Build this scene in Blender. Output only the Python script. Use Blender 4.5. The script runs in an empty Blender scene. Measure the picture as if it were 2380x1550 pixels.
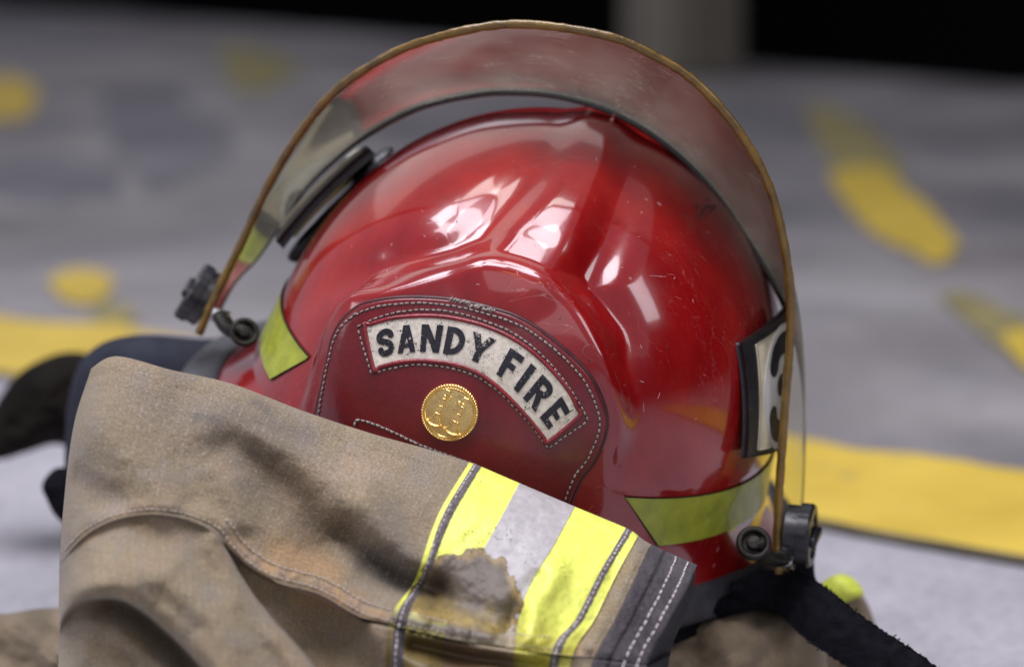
import bpy, math, random
import numpy as np
from mathutils import Vector, Matrix
from mathutils.bvhtree import BVHTree
random.seed(3); RNG = np.random.default_rng(5)
S = bpy.context.scene
COL = S.collection
FPX = 85/36*2380.; CX, CY = 1190., 775.          # measured grid of the reference: 2380 wide
H = 0.36; PITCH = math.radians(9.5)
CAM = np.array([0., 0., H])
cp, sp = math.cos(PITCH), math.sin(PITCH)
RC = np.array([[1, 0, 0], [0, sp, -cp], [0, cp, sp]])      # camera frame -> world

def ss(a, b, x):
    t = np.clip((x-a)/(b-a), 0, 1); return t*t*(3-2*t)
def raydir(px, py):
    px, py = np.asarray(px, float), np.asarray(py, float)
    c = np.stack([(px-CX)/FPX, -(py-CY)/FPX, -np.ones_like(px)], -1)
    return c @ RC.T
def P(px, py, d):
    return CAM + raydir(px, py)*np.asarray(d, float)[..., None]
def tov(w):                                        # world -> measured grid
    c = (np.asarray(w)-CAM) @ RC
    return CX+FPX*c[..., 0]/-c[..., 2], CY-FPX*c[..., 1]/-c[..., 2], -c[..., 2]
def floor_pt(px, py, z=0.):
    d = raydir(px, py); return CAM + d*((z-H)/d[..., 2])[..., None]
def cr(pts, n, closed=False):
    """smooth curve through points, n samples by arc length"""
    p = np.asarray(pts, float); m = len(p)
    if closed: q = np.vstack([p[-1:], p, p[:2]]); seg = m
    else: q = np.vstack([2*p[0]-p[1], p, 2*p[-1]-p[-2]]); seg = m-1
    out = []
    for i in range(seg):
        a, b, c, d = q[i], q[i+1], q[i+2], q[i+3]
        t = np.linspace(0, 1, 24, endpoint=False)[:, None]
        out.append(.5*((2*b)+(-a+c)*t+(2*a-5*b+4*c-d)*t*t+(-a+3*b-3*c+d)*t**3))
    out = np.vstack(out+([p[:1]] if closed else [p[-1:]]))
    return resample(out, n)
def resample(o, n):
    L = np.r_[0, np.cumsum(np.linalg.norm(np.diff(o, axis=0), axis=1))]
    s = np.linspace(0, L[-1], n)
    return np.stack([np.interp(s, L, o[:, k]) for k in range(o.shape[1])], -1)
def pdist(x, y, poly, closed=False):
    """distance to polyline"""
    p = np.asarray(poly, float)
    if closed: p = np.vstack([p, p[:1]])
    d = np.full(np.shape(x), 1e9)
    for a, b in zip(p[:-1], p[1:]):
        v = b-a; L = v@v+1e-12
        t = np.clip(((x-a[0])*v[0]+(y-a[1])*v[1])/L, 0, 1)
        d = np.minimum(d, np.hypot(x-a[0]-t*v[0], y-a[1]-t*v[1]))
    return d
def inside(x, y, poly):
    p = np.asarray(poly, float); r = np.zeros(np.shape(x), bool)
    for a, b in zip(p, np.roll(p, -1, 0)):
        c = ((a[1] > y) != (b[1] > y))
        with np.errstate(divide='ignore', invalid='ignore'):
            r ^= c & (x < (b[0]-a[0])*(y-a[1])/(b[1]-a[1]+1e-12)+a[0])
    return r
def vnoise(x, y, seed=0, z=0.):
    """smooth value noise on a unit lattice, -1..1"""
    r = np.random.default_rng(seed).random((97, 97))*2-1
    xi, yi = np.floor(x).astype(int), np.floor(y).astype(int)
    fx, fy = x-xi, y-yi; fx = fx*fx*(3-2*fx); fy = fy*fy*(3-2*fy)
    g = lambda i, j: r[(xi+i) % 97, (yi+j) % 97]
    return (g(0, 0)*(1-fx)+g(1, 0)*fx)*(1-fy)+(g(0, 1)*(1-fx)+g(1, 1)*fx)*fy
def fbm(x, y, seed=0, o=4):
    return sum(vnoise(x*2**k, y*2**k, seed+k)*.5**k for k in range(o))

# ------------------------------------------------------------------ object helpers
def mk(name, V, F, mat, parent=None, smooth=True, colors=None, uv=None):
    V = np.asarray(V, float).reshape(-1, 3)
    org = np.array(ORG.get(parent.name, (0, 0, 0))) if parent else np.zeros(3)
    me = bpy.data.meshes.new(name)
    me.from_pydata((V-org).tolist(), [], [tuple(int(i) for i in f) for f in F])
    me.update()
    if smooth: me.polygons.foreach_set('use_smooth', np.ones(len(me.polygons), bool))
    if colors is not None:
        a = me.color_attributes.new('Col', 'FLOAT_COLOR', 'POINT')
        c = np.ones((len(V), 4)); c[:, :3] = np.asarray(colors).reshape(-1, 3)
        a.data.foreach_set('color', c.ravel())
    if uv is not None:
        u = me.uv_layers.new(name='UVMap')
        li = np.zeros(len(me.loops), int); me.loops.foreach_get('vertex_index', li)
        u.data.foreach_set('uv', np.asarray(uv).reshape(-1, 2)[li].ravel())
    me.materials.append(mat)
    o = bpy.data.objects.new(name, me); COL.objects.link(o)
    ORG[o.name] = tuple(org)
    if parent: o.parent = parent
    return o
ORG = {}
def root(name, loc, label, cat, group=None):
    o = bpy.data.objects.new(name, None); COL.objects.link(o); o.location = loc
    o.empty_display_size = .02
    ORG[o.name] = tuple(loc); o['label'] = label; o['category'] = cat
    if group: o['group'] = group
    return o
def gridf(nu, nv, cu=False, off=0, flip=False):
    """faces of a grid of nu x nv vertices stored [u, v]"""
    F = []
    for i in range(nu if cu else nu-1):
        a, b = i*nv, ((i+1) % nu)*nv
        for j in range(nv-1):
            f = (a+j+off, b+j+off, b+j+1+off, a+j+1+off)
            F.append(f[::-1] if flip else f)
    return F
def join(parts):
    V, F, C, o = [], [], [], 0
    for v, f in parts:
        v = np.asarray(v).reshape(-1, 3); V.append(v); F += [tuple(i+o for i in g) for g in f]; o += len(v)
    return np.vstack(V), F
def tube(pts, r, n=10, closed=False, ry=None, up=None, caps=True):
    p = np.asarray(pts, float); m = len(p)
    r = np.broadcast_to(r, (m,)); ry = r if ry is None else np.broadcast_to(ry, (m,))
    t = (np.roll(p, -1, 0)-np.roll(p, 1, 0)) if closed else np.gradient(p, axis=0)
    t /= np.linalg.norm(t, axis=1)[:, None]+1e-12
    u = np.array(up if up is not None else (0.1, .3, 1.)); V = []
    prev = None
    for i in range(m):
        base = u if (up is not None or prev is None) else prev
        if np.ndim(base) == 2: base = base[i]
        a = base-t[i]*(base@t[i]); a /= np.linalg.norm(a)+1e-12; prev = a
        b = np.cross(t[i], a)
        for k in range(n):
            th = 2*math.pi*k/n; V.append(p[i]+a*r[i]*math.cos(th)+b*ry[i]*math.sin(th))
    F = []
    for i in range(m if closed else m-1):
        for k in range(n):
            j = (i+1) % m; F.append((i*n+k, i*n+(k+1) % n, j*n+(k+1) % n, j*n+k))
    if caps and not closed: F += [tuple(range(n))[::-1], tuple((m-1)*n+k for k in range(n))]
    return np.array(V), F
def box(c, ax, half):
    c = np.asarray(c); V = []
    for i in (-1, 1):
        for j in (-1, 1):
            for k in (-1, 1): V.append(c+ax[0]*i*half[0]+ax[1]*j*half[1]+ax[2]*k*half[2])
    return np.array(V), [(0, 1, 3, 2), (4, 6, 7, 5), (0, 4, 5, 1), (2, 3, 7, 6), (0, 2, 6, 4), (1, 5, 7, 3)]
def bevel(o, w, seg=3):
    m = o.modifiers.new('bevel', 'BEVEL'); m.width = w; m.segments = seg; m.limit_method = 'ANGLE'; return o

# ------------------------------------------------------------------ materials
def new_mat(name):
    m = bpy.data.materials.new(name); m.use_nodes = True
    nt = m.node_tree; b = nt.nodes['Principled BSDF']
    return m, nt, b
def N(nt, t, **k):
    n = nt.nodes.new(t)
    for a, v in k.items():
        if a.startswith('i_'): n.inputs[a[2:].replace('_', ' ')].default_value = v
        else: setattr(n, a, v)
    return n
def ramp(nt, fac, stops):
    r = N(nt, 'ShaderNodeValToRGB'); e = r.color_ramp.elements
    while len(e) > 1: e.remove(e[-1])
    e[0].position, e[0].color = stops[0][0], (*stops[0][1], 1)
    for p, c in stops[1:]:
        x = e.new(p); x.color = (*c, 1)
    nt.links.new(fac, r.inputs[0]); return r.outputs[0]
def g(v): return (v, v, v)
def noise(nt, scale, detail=4, rough=.6, vec=None, dist=0.):
    n = N(nt, 'ShaderNodeTexNoise'); n.inputs['Scale'].default_value = scale
    n.inputs['Detail'].default_value = detail; n.inputs['Roughness'].default_value = rough; n.inputs['Distortion'].default_value = dist
    if vec is None:
        vec = N(nt, 'ShaderNodeTexCoord').outputs['Object']
    nt.links.new(vec, n.inputs['Vector']); return n.outputs['Fac']
def mixc(nt, fac, a, b, blend='MIX'):
    m = N(nt, 'ShaderNodeMix', data_type='RGBA', blend_type=blend)
    for s, v in ((m.inputs[0], fac), (m.inputs[6], a), (m.inputs[7], b)):
        if hasattr(v, 'is_output'): nt.links.new(v, s)
        elif isinstance(v, (int, float)): s.default_value = v
        else: s.default_value = (*v, 1)
    return m.outputs[2]
def bump(nt, b, h, strength=.3, dist=.001):
    n = N(nt, 'ShaderNodeBump'); n.inputs['Strength'].default_value = strength; n.inputs['Distance'].default_value = dist
    nt.links.new(h, n.inputs['Height']); nt.links.new(n.outputs[0], b.inputs['Normal']); return n
def mapping(nt, scale, rot=(0, 0, 0)):
    tc = N(nt, 'ShaderNodeTexCoord'); m = N(nt, 'ShaderNodeMapping')
    m.inputs['Scale'].default_value = scale; m.inputs['Rotation'].default_value = rot
    nt.links.new(tc.outputs['Object'], m.inputs[0]); return m.outputs[0]
def simple(name, col, rough=.5, var=.15, nscale=60, bmp=0., bscale=300, metal=0., coat=0.):
    m, nt, b = new_mat(name)
    f = noise(nt, nscale)
    c = ramp(nt, f, [(.3, tuple(x*(1-var) for x in col)), (.7, tuple(min(1, x*(1+var)) for x in col))])
    nt.links.new(c, b.inputs['Base Color']); b.inputs['Metallic'].default_value = metal
    r = ramp(nt, noise(nt, nscale*1.7), [(.3, g(max(.02, rough*.75))), (.7, g(min(1, rough*1.25)))])
    nt.links.new(r, b.inputs['Roughness']); b.inputs['Coat Weight'].default_value = coat
    if bmp: bump(nt, b, noise(nt, bscale), bmp)
    return m

def m_red():
    m, nt, b = new_mat('red_gelcoat')
    f = noise(nt, 22, 5, .6, mapping(nt, (1, 1, .45)))
    c = ramp(nt, f, [(.32, (.172, .003, .005)), (.5, (.248, .0055, .0065)), (.68, (.33, .013, .009))])
    # rubbed pale smears and grime
    f2 = noise(nt, 60, 6, .7, mapping(nt, (.5, 1, 1), (.3, .6, .2)))
    c = mixc(nt, ramp(nt, f2, [(.60, g(0)), (.80, g(.16))]), c, (.42, .16, .14))
    # nicks: sparse dark and pale chips
    for sc, th, colr, seed in ((95, .075, (.55, .35, .33), 0), (130, .07, (.03, .01, .01), 3.7)):
        mp = mapping(nt, (1, 1.9, .9), (seed, .7+seed, .2)); v = N(nt, 'ShaderNodeTexVoronoi'); v.inputs['Scale'].default_value = sc
        nt.links.new(mp, v.inputs['Vector'])
        gate = ramp(nt, noise(nt, 45+sc*.1, 2), [(.59, g(0)), (.63, g(.7))])
        k = ramp(nt, v.outputs['Distance'], [(th, g(1)), (th+.05, g(0))])
        k2 = mixc(nt, 1., k, gate, 'MULTIPLY')
        c = mixc(nt, k2, c, colr)
    # thin hairline scratches
    w = noise(nt, 9, 3, .5, mapping(nt, (2.2, 30, 7), (.5, .9, .3)), .6)
    sc = ramp(nt, w, [(.4965, g(0)), (.5, g(.35)), (.5035, g(0))])
    sc = mixc(nt, 1., sc, ramp(nt, noise(nt, 16, 2), [(.5, g(0)), (.62, g(1))]), 'MULTIPLY')
    c = mixc(nt, sc, c, (.6, .35, .33))
    nt.links.new(c, b.inputs['Base Color'])
    r = ramp(nt, noise(nt, 30, 6, .7), [(.35, g(.13)), (.7, g(.27))])
    nt.links.new(r, b.inputs['Roughness'])
    b.inputs['Coat Weight'].default_value = .9; b.inputs['Coat Roughness'].default_value = .025
    b.inputs['IOR'].default_value = 1.5
    bump(nt, b, noise(nt, 26, 4, .5), .12, .0015)
    return m
def m_leather():
    m, nt, b = new_mat('red_leather')
    f = noise(nt, 50, 5)
    c = ramp(nt, f, [(.3, (.105, .0035, .008)), (.7, (.17, .006, .010))])
    c = mixc(nt, ramp(nt, noise(nt, 800, 2), [(.72, g(0)), (.76, g(.7))]), c, (.02, .004, .006))
    nt.links.new(c, b.inputs['Base Color'])
    nt.links.new(ramp(nt, noise(nt, 90, 4), [(.3, g(.22)), (.7, g(.4))]), b.inputs['Roughness'])
    b.inputs['Coat Weight'].default_value = .35; b.inputs['Coat Roughness'].default_value = .2
    bump(nt, b, noise(nt, 420, 4), .35, .0005)
    return m
def m_attr(name, rough=.8, weave=False, sheen=0., bscale=900, bst=.35, spec=.3):
    m, nt, b = new_mat(name)
    a = N(nt, 'ShaderNodeAttribute', attribute_name='Col'); c = a.outputs['Color']
    b.inputs['Roughness'].default_value = rough; b.inputs['Specular IOR Level'].default_value = spec
    b.inputs['Sheen Weight'].default_value = sheen
    if weave:
        uvn = N(nt, 'ShaderNodeUVMap'); uvn.uv_map = 'UVMap'
        wn = N(nt, 'ShaderNodeTexNoise'); wn.inputs['Scale'].default_value = 30; nt.links.new(uvn.outputs[0], wn.inputs['Vector'])
        add = N(nt, 'ShaderNodeVectorMath', operation='MULTIPLY_ADD')
        nt.links.new(wn.outputs['Color'], add.inputs[0]); add.inputs[1].default_value = (.0009, .0009, 0); nt.links.new(uvn.outputs[0], add.inputs[2])
        sx = N(nt, 'ShaderNodeSeparateXYZ'); nt.links.new(add.outputs[0], sx.inputs[0])
        def mth(op, x, y=None):
            n = N(nt, 'ShaderNodeMath', operation=op)
            for i, v in enumerate((x, y)):
                if v is None: continue
                if hasattr(v, 'is_output'): nt.links.new(v, n.inputs[i])
                else: n.inputs[i].default_value = v
            return n.outputs[0]
        def line(src, period, wid):
            f = mth('FRACT', mth('DIVIDE', src, period)); d = mth('ABSOLUTE', mth('SUBTRACT', f, .5))
            return mth('LESS_THAN', d, wid)
        U, V = sx.outputs[0], sx.outputs[1]
        # yarn: dashes of pale thread along a ripstop grid
        l1 = mth('MULTIPLY', line(U, .0047, .055), mth('LESS_THAN', mth('FRACT', mth('DIVIDE', V, .00125)), .45))
        l2 = mth('MULTIPLY', line(V, .0047, .05), mth('LESS_THAN', mth('FRACT', mth('DIVIDE', U, .00125)), .45))
        ln = mth('MAXIMUM', l1, mth('MULTIPLY', l2, .7))
        n3 = N(nt, 'ShaderNodeTexNoise'); n3.inputs['Scale'].default_value = 700; n3.inputs['Detail'].default_value = 2
        nt.links.new(uvn.outputs[0], n3.inputs['Vector'])
        keep = ramp(nt, n3.outputs['Fac'], [(.48, g(0)), (.66, g(.8))])
        lk = mixc(nt, 1., ln, keep, 'MULTIPLY')
        # fine yarn mottling
        s1 = mth('SINE', mth('MULTIPLY', U, 2*math.pi/.00072)); s2 = mth('SINE', mth('MULTIPLY', V, 2*math.pi/.00072))
        wv = mth('MULTIPLY', s1, s2)
        n4 = N(nt, 'ShaderNodeTexNoise'); n4.inputs['Scale'].default_value = 900; n4.inputs['Detail'].default_value = 3
        nt.links.new(uvn.outputs[0], n4.inputs['Vector'])
        mot = mth('ADD', mth('MULTIPLY', wv, .16), mth('MULTIPLY', mth('SUBTRACT', n4.outputs['Fac'], .5), 1.7))
        val = mth('ADD', mot, 1.)
        c = mixc(nt, 1., c, val, 'MULTIPLY')
        c = mixc(nt, lk, c, (.50, .46, .42))
        bump(nt, b, mth('ADD', mot, mth('MULTIPLY', ln, .8)), .5, .0004)
    else:
        n4 = noise(nt, bscale, 4)
        c = mixc(nt, 1., c, ramp(nt, n4, [(.3, g(.82)), (.7, g(1.12))]), 'MULTIPLY')
        bump(nt, b, n4, bst, .0005)
    nt.links.new(c, b.inputs['Base Color'])
    return m
def m_visor():
    m, nt, b = new_mat('clear_visor'); nt.nodes.remove(b)
    out = nt.nodes['Material Output']
    tr = N(nt, 'ShaderNodeBsdfTransparent'); tr.inputs[0].default_value = (.93, .92, .82, 1)
    gl = N(nt, 'ShaderNodeBsdfGlossy'); gl.inputs['Roughness'].default_value = .12; gl.inputs[0].default_value = (.84, .86, .78, 1)
    df = N(nt, 'ShaderNodeBsdfDiffuse'); df.inputs[0].default_value = (.62, .60, .46, 1)
    tl = N(nt, 'ShaderNodeBsdfTranslucent'); tl.inputs[0].default_value = (.62, .58, .48, 1)
    dd = N(nt, 'ShaderNodeMixShader'); dd.inputs[0].default_value = .5
    nt.links.new(df.outputs[0], dd.inputs[1]); nt.links.new(tl.outputs[0], dd.inputs[2])
    fr = N(nt, 'ShaderNodeFresnel'); fr.inputs[0].default_value = 1.58
    m1 = N(nt, 'ShaderNodeMixShader'); nt.links.new(fr.outputs[0], m1.inputs[0])
    nt.links.new(tr.outputs[0], m1.inputs[1]); nt.links.new(gl.outputs[0], m1.inputs[2])
    h = ramp(nt, noise(nt, 24, 5, .65), [(.35, g(.10)), (.75, g(.26))])
    w = noise(nt, 14, 3, .5, mapping(nt, (2, 22, 9), (.2, .5, 1.1)), .8)
    s = ramp(nt, w, [(.494, g(0)), (.5, g(.5)), (.506, g(0))])
    s = mixc(nt, 1., s, ramp(nt, noise(nt, 40, 2), [(.5, g(0)), (.6, g(1))]), 'MULTIPLY')
    at = N(nt, 'ShaderNodeAttribute', attribute_name='Col')            # milky film, heavier towards the rear edge
    h = mixc(nt, 1., h, at.outputs['Color'], 'MULTIPLY')
    f = mixc(nt, 1., h, s, 'ADD')
    m2 = N(nt, 'ShaderNodeMixShader'); nt.links.new(f, m2.inputs[0])
    nt.links.new(m1.outputs[0], m2.inputs[1]); nt.links.new(dd.outputs[0], m2.inputs[2])
    nt.links.new(m2.outputs[0], out.inputs[0]); return m
def m_concrete(name, lo, hi, sc, tint):
    m, nt, b = new_mat(name)
    f = noise(nt, sc, 6, .62, None, .4)
    c = ramp(nt, f, [(.33, lo), (.66, hi)])
    c = mixc(nt, ramp(nt, noise(nt, sc*.45, 5, .6, mapping(nt, (1, .8, 1), (0, 0, .5))), [(.44, g(0)), (.60, g(.8))]), c, tint)
    c = mixc(nt, 1., c, ramp(nt, noise(nt, 160, 3), [(.3, g(.8)), (.7, g(1.15))]), 'MULTIPLY')
    nt.links.new(c, b.inputs['Base Color']); b.inputs['Roughness'].default_value = .62
    bump(nt, b, noise(nt, 220, 4), .3, .001); return m
def m_paint():
    m, nt, b = new_mat('yellow_floor_paint')
    f = noise(nt, 9, 5, .6)
    c = ramp(nt, f, [(.3, (.52, .37, .045)), (.7, (.68, .49, .07))])
    c = mixc(nt, ramp(nt, noise(nt, 13, 7, .75), [(.60, g(0)), (.68, g(.7))]), c, (.26, .22, .13))
    nt.links.new(c, b.inputs['Base Color']); b.inputs['Roughness'].default_value = .55; return m

RED = m_red(); LEATHER = m_leather(); VISOR = m_visor()
TAN = m_attr('tan_ripstop_cloth', .85, True, .15)
CLOTH = m_attr('worn_cloth', .85, False, .1, 700, .5)
TAPE = m_attr('fluorescent_tape', .45, False, 0, 260, .12, .4)
PANEL = m_attr('aged_white_vinyl', .42, False, 0, 500, .25, .5)
GOLD = simple('gold_badge', (.90, .64, .25), .28, .15, 220, .0, 900, 1.)
INK = simple('black_ink', (.012, .011, .018), .35, .4, 200, .3, 900)
THREAD = simple('grey_thread', (.29, .24, .215), .8, .3, 900)
THREADD = simple('tan_thread', (.46, .41, .36), .85, .3, 900)
THREADW = simple('white_thread', (.62, .58, .56), .8, .2, 900)
def dull(m, v):
    m.node_tree.nodes['Principled BSDF'].inputs['Specular IOR Level'].default_value = v; return m
RUBBER = simple('grey_rubber', (.045, .045, .052), .55, .3, 120, .4, 900)
BLACK = simple('black_plastic', (.013, .013, .016), .32, .3, 100, .15, 300)
BLACKD = simple('black_nomex', (.006, .006, .009), .9, .4, 200, .6, 900)
NAVY = simple('navy_cloth', (.018, .020, .031), .85, .3, 30, .5, 500)
BROWNB = simple('dark_brown_cloth', (.008, .0065, .005), .95, .5, 20, .5, 500)
METAL = simple('dark_metal', (.018, .016, .013), .45, .5, 300, .3, 900, .6)
STEEL = simple('steel', (.5, .5, .52), .3, .3, 300, .2, 900, 1.)
AMBER = simple('amber_edge', (.145, .08, .007), .2, .45, 90, .5, 500, 0., .6)
EDGED = simple('dark_visor_edge', (.022, .021, .017), .18, .3, 90, .1, 500, 0., .6)
STICK = simple('lime_reflective_sticker', (.34, .38, .03), .42, .22, 110, .3, 700, 0., .3)
STICKE = simple('sticker_edge', (.02, .018, .01), .6)
GREYB = m_attr('grey_braid', .9, False, .1, 1300, .9, .2)

dull(BLACKD, .08); dull(BROWNB, .1); dull(NAVY, .2)

# ------------------------------------------------------------------ helmet frame (fitted to the outline)
D0 = 1.12
def rot(roll, e, yaw):
    Rp = np.array([[1, 0, 0], [0, -math.sin(e), math.cos(e)], [0, math.cos(e), math.sin(e)]]).T
    cy, sy = math.cos(yaw), math.sin(yaw); Ry = np.array([[cy, -sy, 0], [sy, cy, 0], [0, 0, 1]])
    c, s = math.cos(roll), math.sin(roll); return np.array([[c, s, 0], [-s, c, 0], [0, 0, 1]]) @ Rp @ Ry
RHc = rot(math.radians(18.14), math.radians(19.42), math.radians(11.9))
HC = P(1217.45, 899.8, D0); RH = RC @ RHc                # local -> world
AX = np.array([.11806, .13305, .13047])
def L2W(l): return HC + np.asarray(l) @ RH.T
def W2L(w): return (np.asarray(w)-HC) @ RH
ZU, ZB = .014, -.052
helmet = root('fire_helmet', tuple(L2W((0, 0, -.07))), 'glossy red fire helmet with raised clear visor, resting tilted on the tan coat', 'helmet')

def prof(s, az=-1.2):
    """s 0 top .. 1 brim edge -> (radius factor, z)"""
    s = np.asarray(s)
    th = np.clip(s/.62, 0, 1)*(math.pi/2-math.asin(ZU/AX[2]))
    r = np.sin(th); z = np.cos(th)*AX[2]
    r0 = math.sqrt(1-(ZU/AX[2])**2)
    q = np.clip((s-.62)/.20, 0, 1)                       # skirt that carries the stickers
    k = flare(az)
    r = np.where(s > .62, r0+(.004+.035*k)*q**1.2, r); z = np.where(s > .62, ZU-.028*q, z)
    q2 = np.clip((s-.82)/.18, 0, 1)
    r = r+.125*k*q2**1.2; z = z-(.026-.006*k)*q2
    return r, z
def flare(az):
    a = (np.degrees(az)+180) % 360-180
    return 1-.97*np.exp(-((a-50)/36.)**4)
Z0_ = lambda pts: [((x/1.3477+600)*.99167, (y/1.3477+200)*.99167) for x, y in pts]
RIDGE = cr(Z0_([(1085, 10), (1060, 60), (1025, 150), (1000, 240), (965, 325), (900, 405), (840, 470), (780, 540), (720, 610), (780, 680), (880, 660), (925, 610), (965, 535), (1005, 450), (1050, 330), (1095, 220), (1130, 120), (1165, 40), (1150, 0)]), 160, True)
FRONT = cr(Z0_([(725, 622), (600, 652), (440, 690), (345, 705), (275, 765), (235, 850), (205, 960), (170, 1100), (150, 1500), (900, 1700), (1040, 1380), (1085, 1200), (1118, 1090), (1108, 990), (1065, 880), (1000, 780), (950, 715), (900, 672), (820, 636)]), 200, True)
def ell(px, py):
    d = (raydir(px, py) @ RH)/AX; o = ((CAM-HC) @ RH)/AX; A = d@d; B = o@d; C = o@o-1
    t = (-B-math.sqrt(max(B*B-A*C, 0)))/A; return (o+t*d)*AX
FT = ell(1085, 960); FN = FT/AX**2; FN /= np.linalg.norm(FN)
def shell_pts(azn, sn):
    az = np.linspace(0, 2*math.pi, azn, endpoint=False); s = np.linspace(0.004, 1, sn)
    A, SS = np.meshgrid(az, s, indexing='ij')
    r, z = prof(SS, A)
    x = AX[0]*r*np.sin(A); y = AX[1]*r*np.cos(A)
    L = np.stack([x, y, z], -1)
    nrm = L/AX**2; nrm /= np.linalg.norm(nrm, axis=-1)[..., None]
    W = L2W(L); nW = nrm @ RH.T
    px, py, d = tov(W)
    vis = np.einsum('ijk,ijk->ij', nW, CAM-W)/np.linalg.norm(CAM-W, axis=-1)
    vv = ss(.0, .12, vis)
    def sdist(c): d = pdist(px, py, c); return np.where(inside(px, py, c), -d, d)
    sr, sf = sdist(RIDGE), sdist(FRONT)
    top_ = .45+.55*ss(.12, .40, SS)
    hr = (1-ss(-14, 74, sr))*.0070*top_*vv+(1-ss(.008, .022, np.abs(x+.003)))*ss(.3, .9, z/AX[2])*.0033*(1-vv)
    e = np.maximum(FT[None, None]-L, 0*L-9)@FN
    hF = np.clip(.0035+.62*e, .0, .0125)*(1-.9*ss(840, 1230, py+.15*(px-1060)))*(1-.55*ss(860, 740, px))
    upw = ss(40, -60, (py-700)-(px-1050)*.3)                  # wider shoulder above the front face
    hf = (1-ss(-4, 70+40*upw-34*ss(900, 760, px), sf))*hF*vv
    hh = np.maximum(hr, hf)+.25*np.minimum(hr, hf)
    hh = hh*(1-ss(.64, .9, SS)*.55)
    dmin = np.minimum(sr, sf); hh = hh-(.0026*ss(920, 650, py))*np.exp(-((dmin-92)/46)**2)*vv*(1-ss(.5, .64, SS))*ss(.1, .3, SS)
    L = L+nrm*hh[..., None]
    return L, A, SS
SHL, SA, SSS = shell_pts(420, 300)
SHW = L2W(SHL)
F = gridf(420, 300, True)
top = len(SHW.reshape(-1, 3))
Vs = np.vstack([SHW.reshape(-1, 3), L2W([[0, 0, AX[2]+.0075]])])
Fs = F+[(i*300, top, ((i+1) % 420)*300) for i in range(420)]
# inner skin so that the brim has thickness
inn = L2W(SHL*np.array([.975, .975, .975])-np.array([0, 0, .001]))[:, 180:, :]
Vi, Fi = inn.reshape(-1, 3), gridf(420, 120, True, flip=True)
V, Fa = join([(Vs, Fs), (Vi, Fi)])
o0 = len(Vs)
Fa += [(i*300+299, o0+i*120+119, o0+((i+1) % 420)*120+119, ((i+1) % 420)*300+299) for i in range(420)]
Fa = [f[::-1] for f in Fa]
shell = mk('shell', V, Fa, RED, helmet)
BV = BVHTree.FromPolygons([Vector(v) for v in Vs], Fs)
def hit(px, py, off=0., bv=None):
    """points on the shell under measured positions, lifted by off"""
    px, py = np.broadcast_arrays(np.asarray(px, float), np.asarray(py, float))
    sh = px.shape; d = raydir(px.ravel(), py.ravel()); out = np.zeros((len(d), 3)); nn = np.zeros((len(d), 3))
    last = None
    for i, v in enumerate(d):
        vn = Vector(v).normalized(); l, n, _, _ = (bv or BV).ray_cast(Vector(CAM), vn)
        if l is None:
            if last is None: l, n = Vector(CAM+v*D0), Vector(-v).normalized()
            else: l, n = Vector(CAM+v*last[0]), last[1]
        if n.dot(vn) > 0: n = -n
        last = ((l-Vector(CAM)).dot(vn)/np.linalg.norm(v)*1., n)
        out[i] = l; nn[i] = n
    return (out+nn*off).reshape(*sh, 3), nn.reshape(*sh, 3)

# brim trim
az = np.linspace(0, 2*math.pi, 240, endpoint=False)
prof_pts = [(-.003, .002), (-.001, .0035), (.0022, .002), (1.002, -.001), (1.003, -.003), (1.001, -.005), (.997, -.005), (-.003, -.003)]
TV = []
for a in az:
    r1, z1 = prof(np.array(1.), a); k = float(flare(a)); ex, ez = .0125*k, -.0125+.0095*k
    for dr, dz in prof_pts:
        m_ = round(dr); dr -= m_; q = AX[0]*r1+dr+ex*m_; q2 = AX[1]*r1+dr+ex*m_
        TV.append(L2W((q*math.sin(a), q2*math.cos(a), z1+dz+ez*m_)))
n = len(prof_pts)
TF = [(i*n+k, i*n+(k+1) % n, ((i+1) % 240)*n+(k+1) % n, ((i+1) % 240)*n+k) for i in range(240) for k in range(n)]
mk('brim_trim', TV, TF, RUBBER, helmet)
# padded liner that closes the inside
LV = [L2W((0, 0, .02))]
for k, (f, z) in enumerate(((.5, .01), (.85, -.02), (1., -.045), (1.05, -.062))):
    for a in az[::4]: LV.append(L2W((AX[0]*f*math.sin(a), AX[1]*f*math.cos(a), z)))
LF = [(0, 1+i, 1+(i+1) % 60) for i in range(60)]+[(1+k*60+i, 1+(k+1)*60+i, 1+(k+1)*60+(i+1) % 60, 1+k*60+(i+1) % 60) for k in range(3) for i in range(60)]
mk('liner', LV, LF, BLACKD, helmet)

# ------------------------------------------------------------------ decals laid on the shell
def zc(sc, ox, oy):
    return lambda pts: [((x/sc+ox)*.99167, (y/sc+oy)*.99167) for x, y in pts]
Z4 = zc(2.584, 700, 600); Z5 = zc(7.75, 950, 860); Z7 = zc(2.7525, 850, 1000)
def radial(outline, cen, thick, rings=40, n=360, base=0., rim=.0009):
    o = cr(outline, n, True)[:-1] if not callable(outline) else outline; n = len(o)
    c = np.array(cen); fr = np.r_[np.linspace(.02, .97, rings), .985, .995, 1.0, 1.0]
    R = c+(o[:, None, :]-c)*fr[None, :, None]
    p, nn = hit(R[..., 0], R[..., 1])
    k = np.ones(len(fr)); k[-3] = .8; k[-2] = .45; k[-1] = 0
    off = base+thick*k; off[-1] = base-.0006
    Vv = p+nn*off[None, :, None]
    nv = len(fr); V = Vv.reshape(-1, 3); m = len(V)
    cpt, cn = hit(c[0], c[1]); V = np.vstack([V, (cpt+cn*(base+thick))[None]])
    F = gridf(n, nv, True)+[(i*nv, m, ((i+1) % n)*nv) for i in range(n)]
    return V, F
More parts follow.
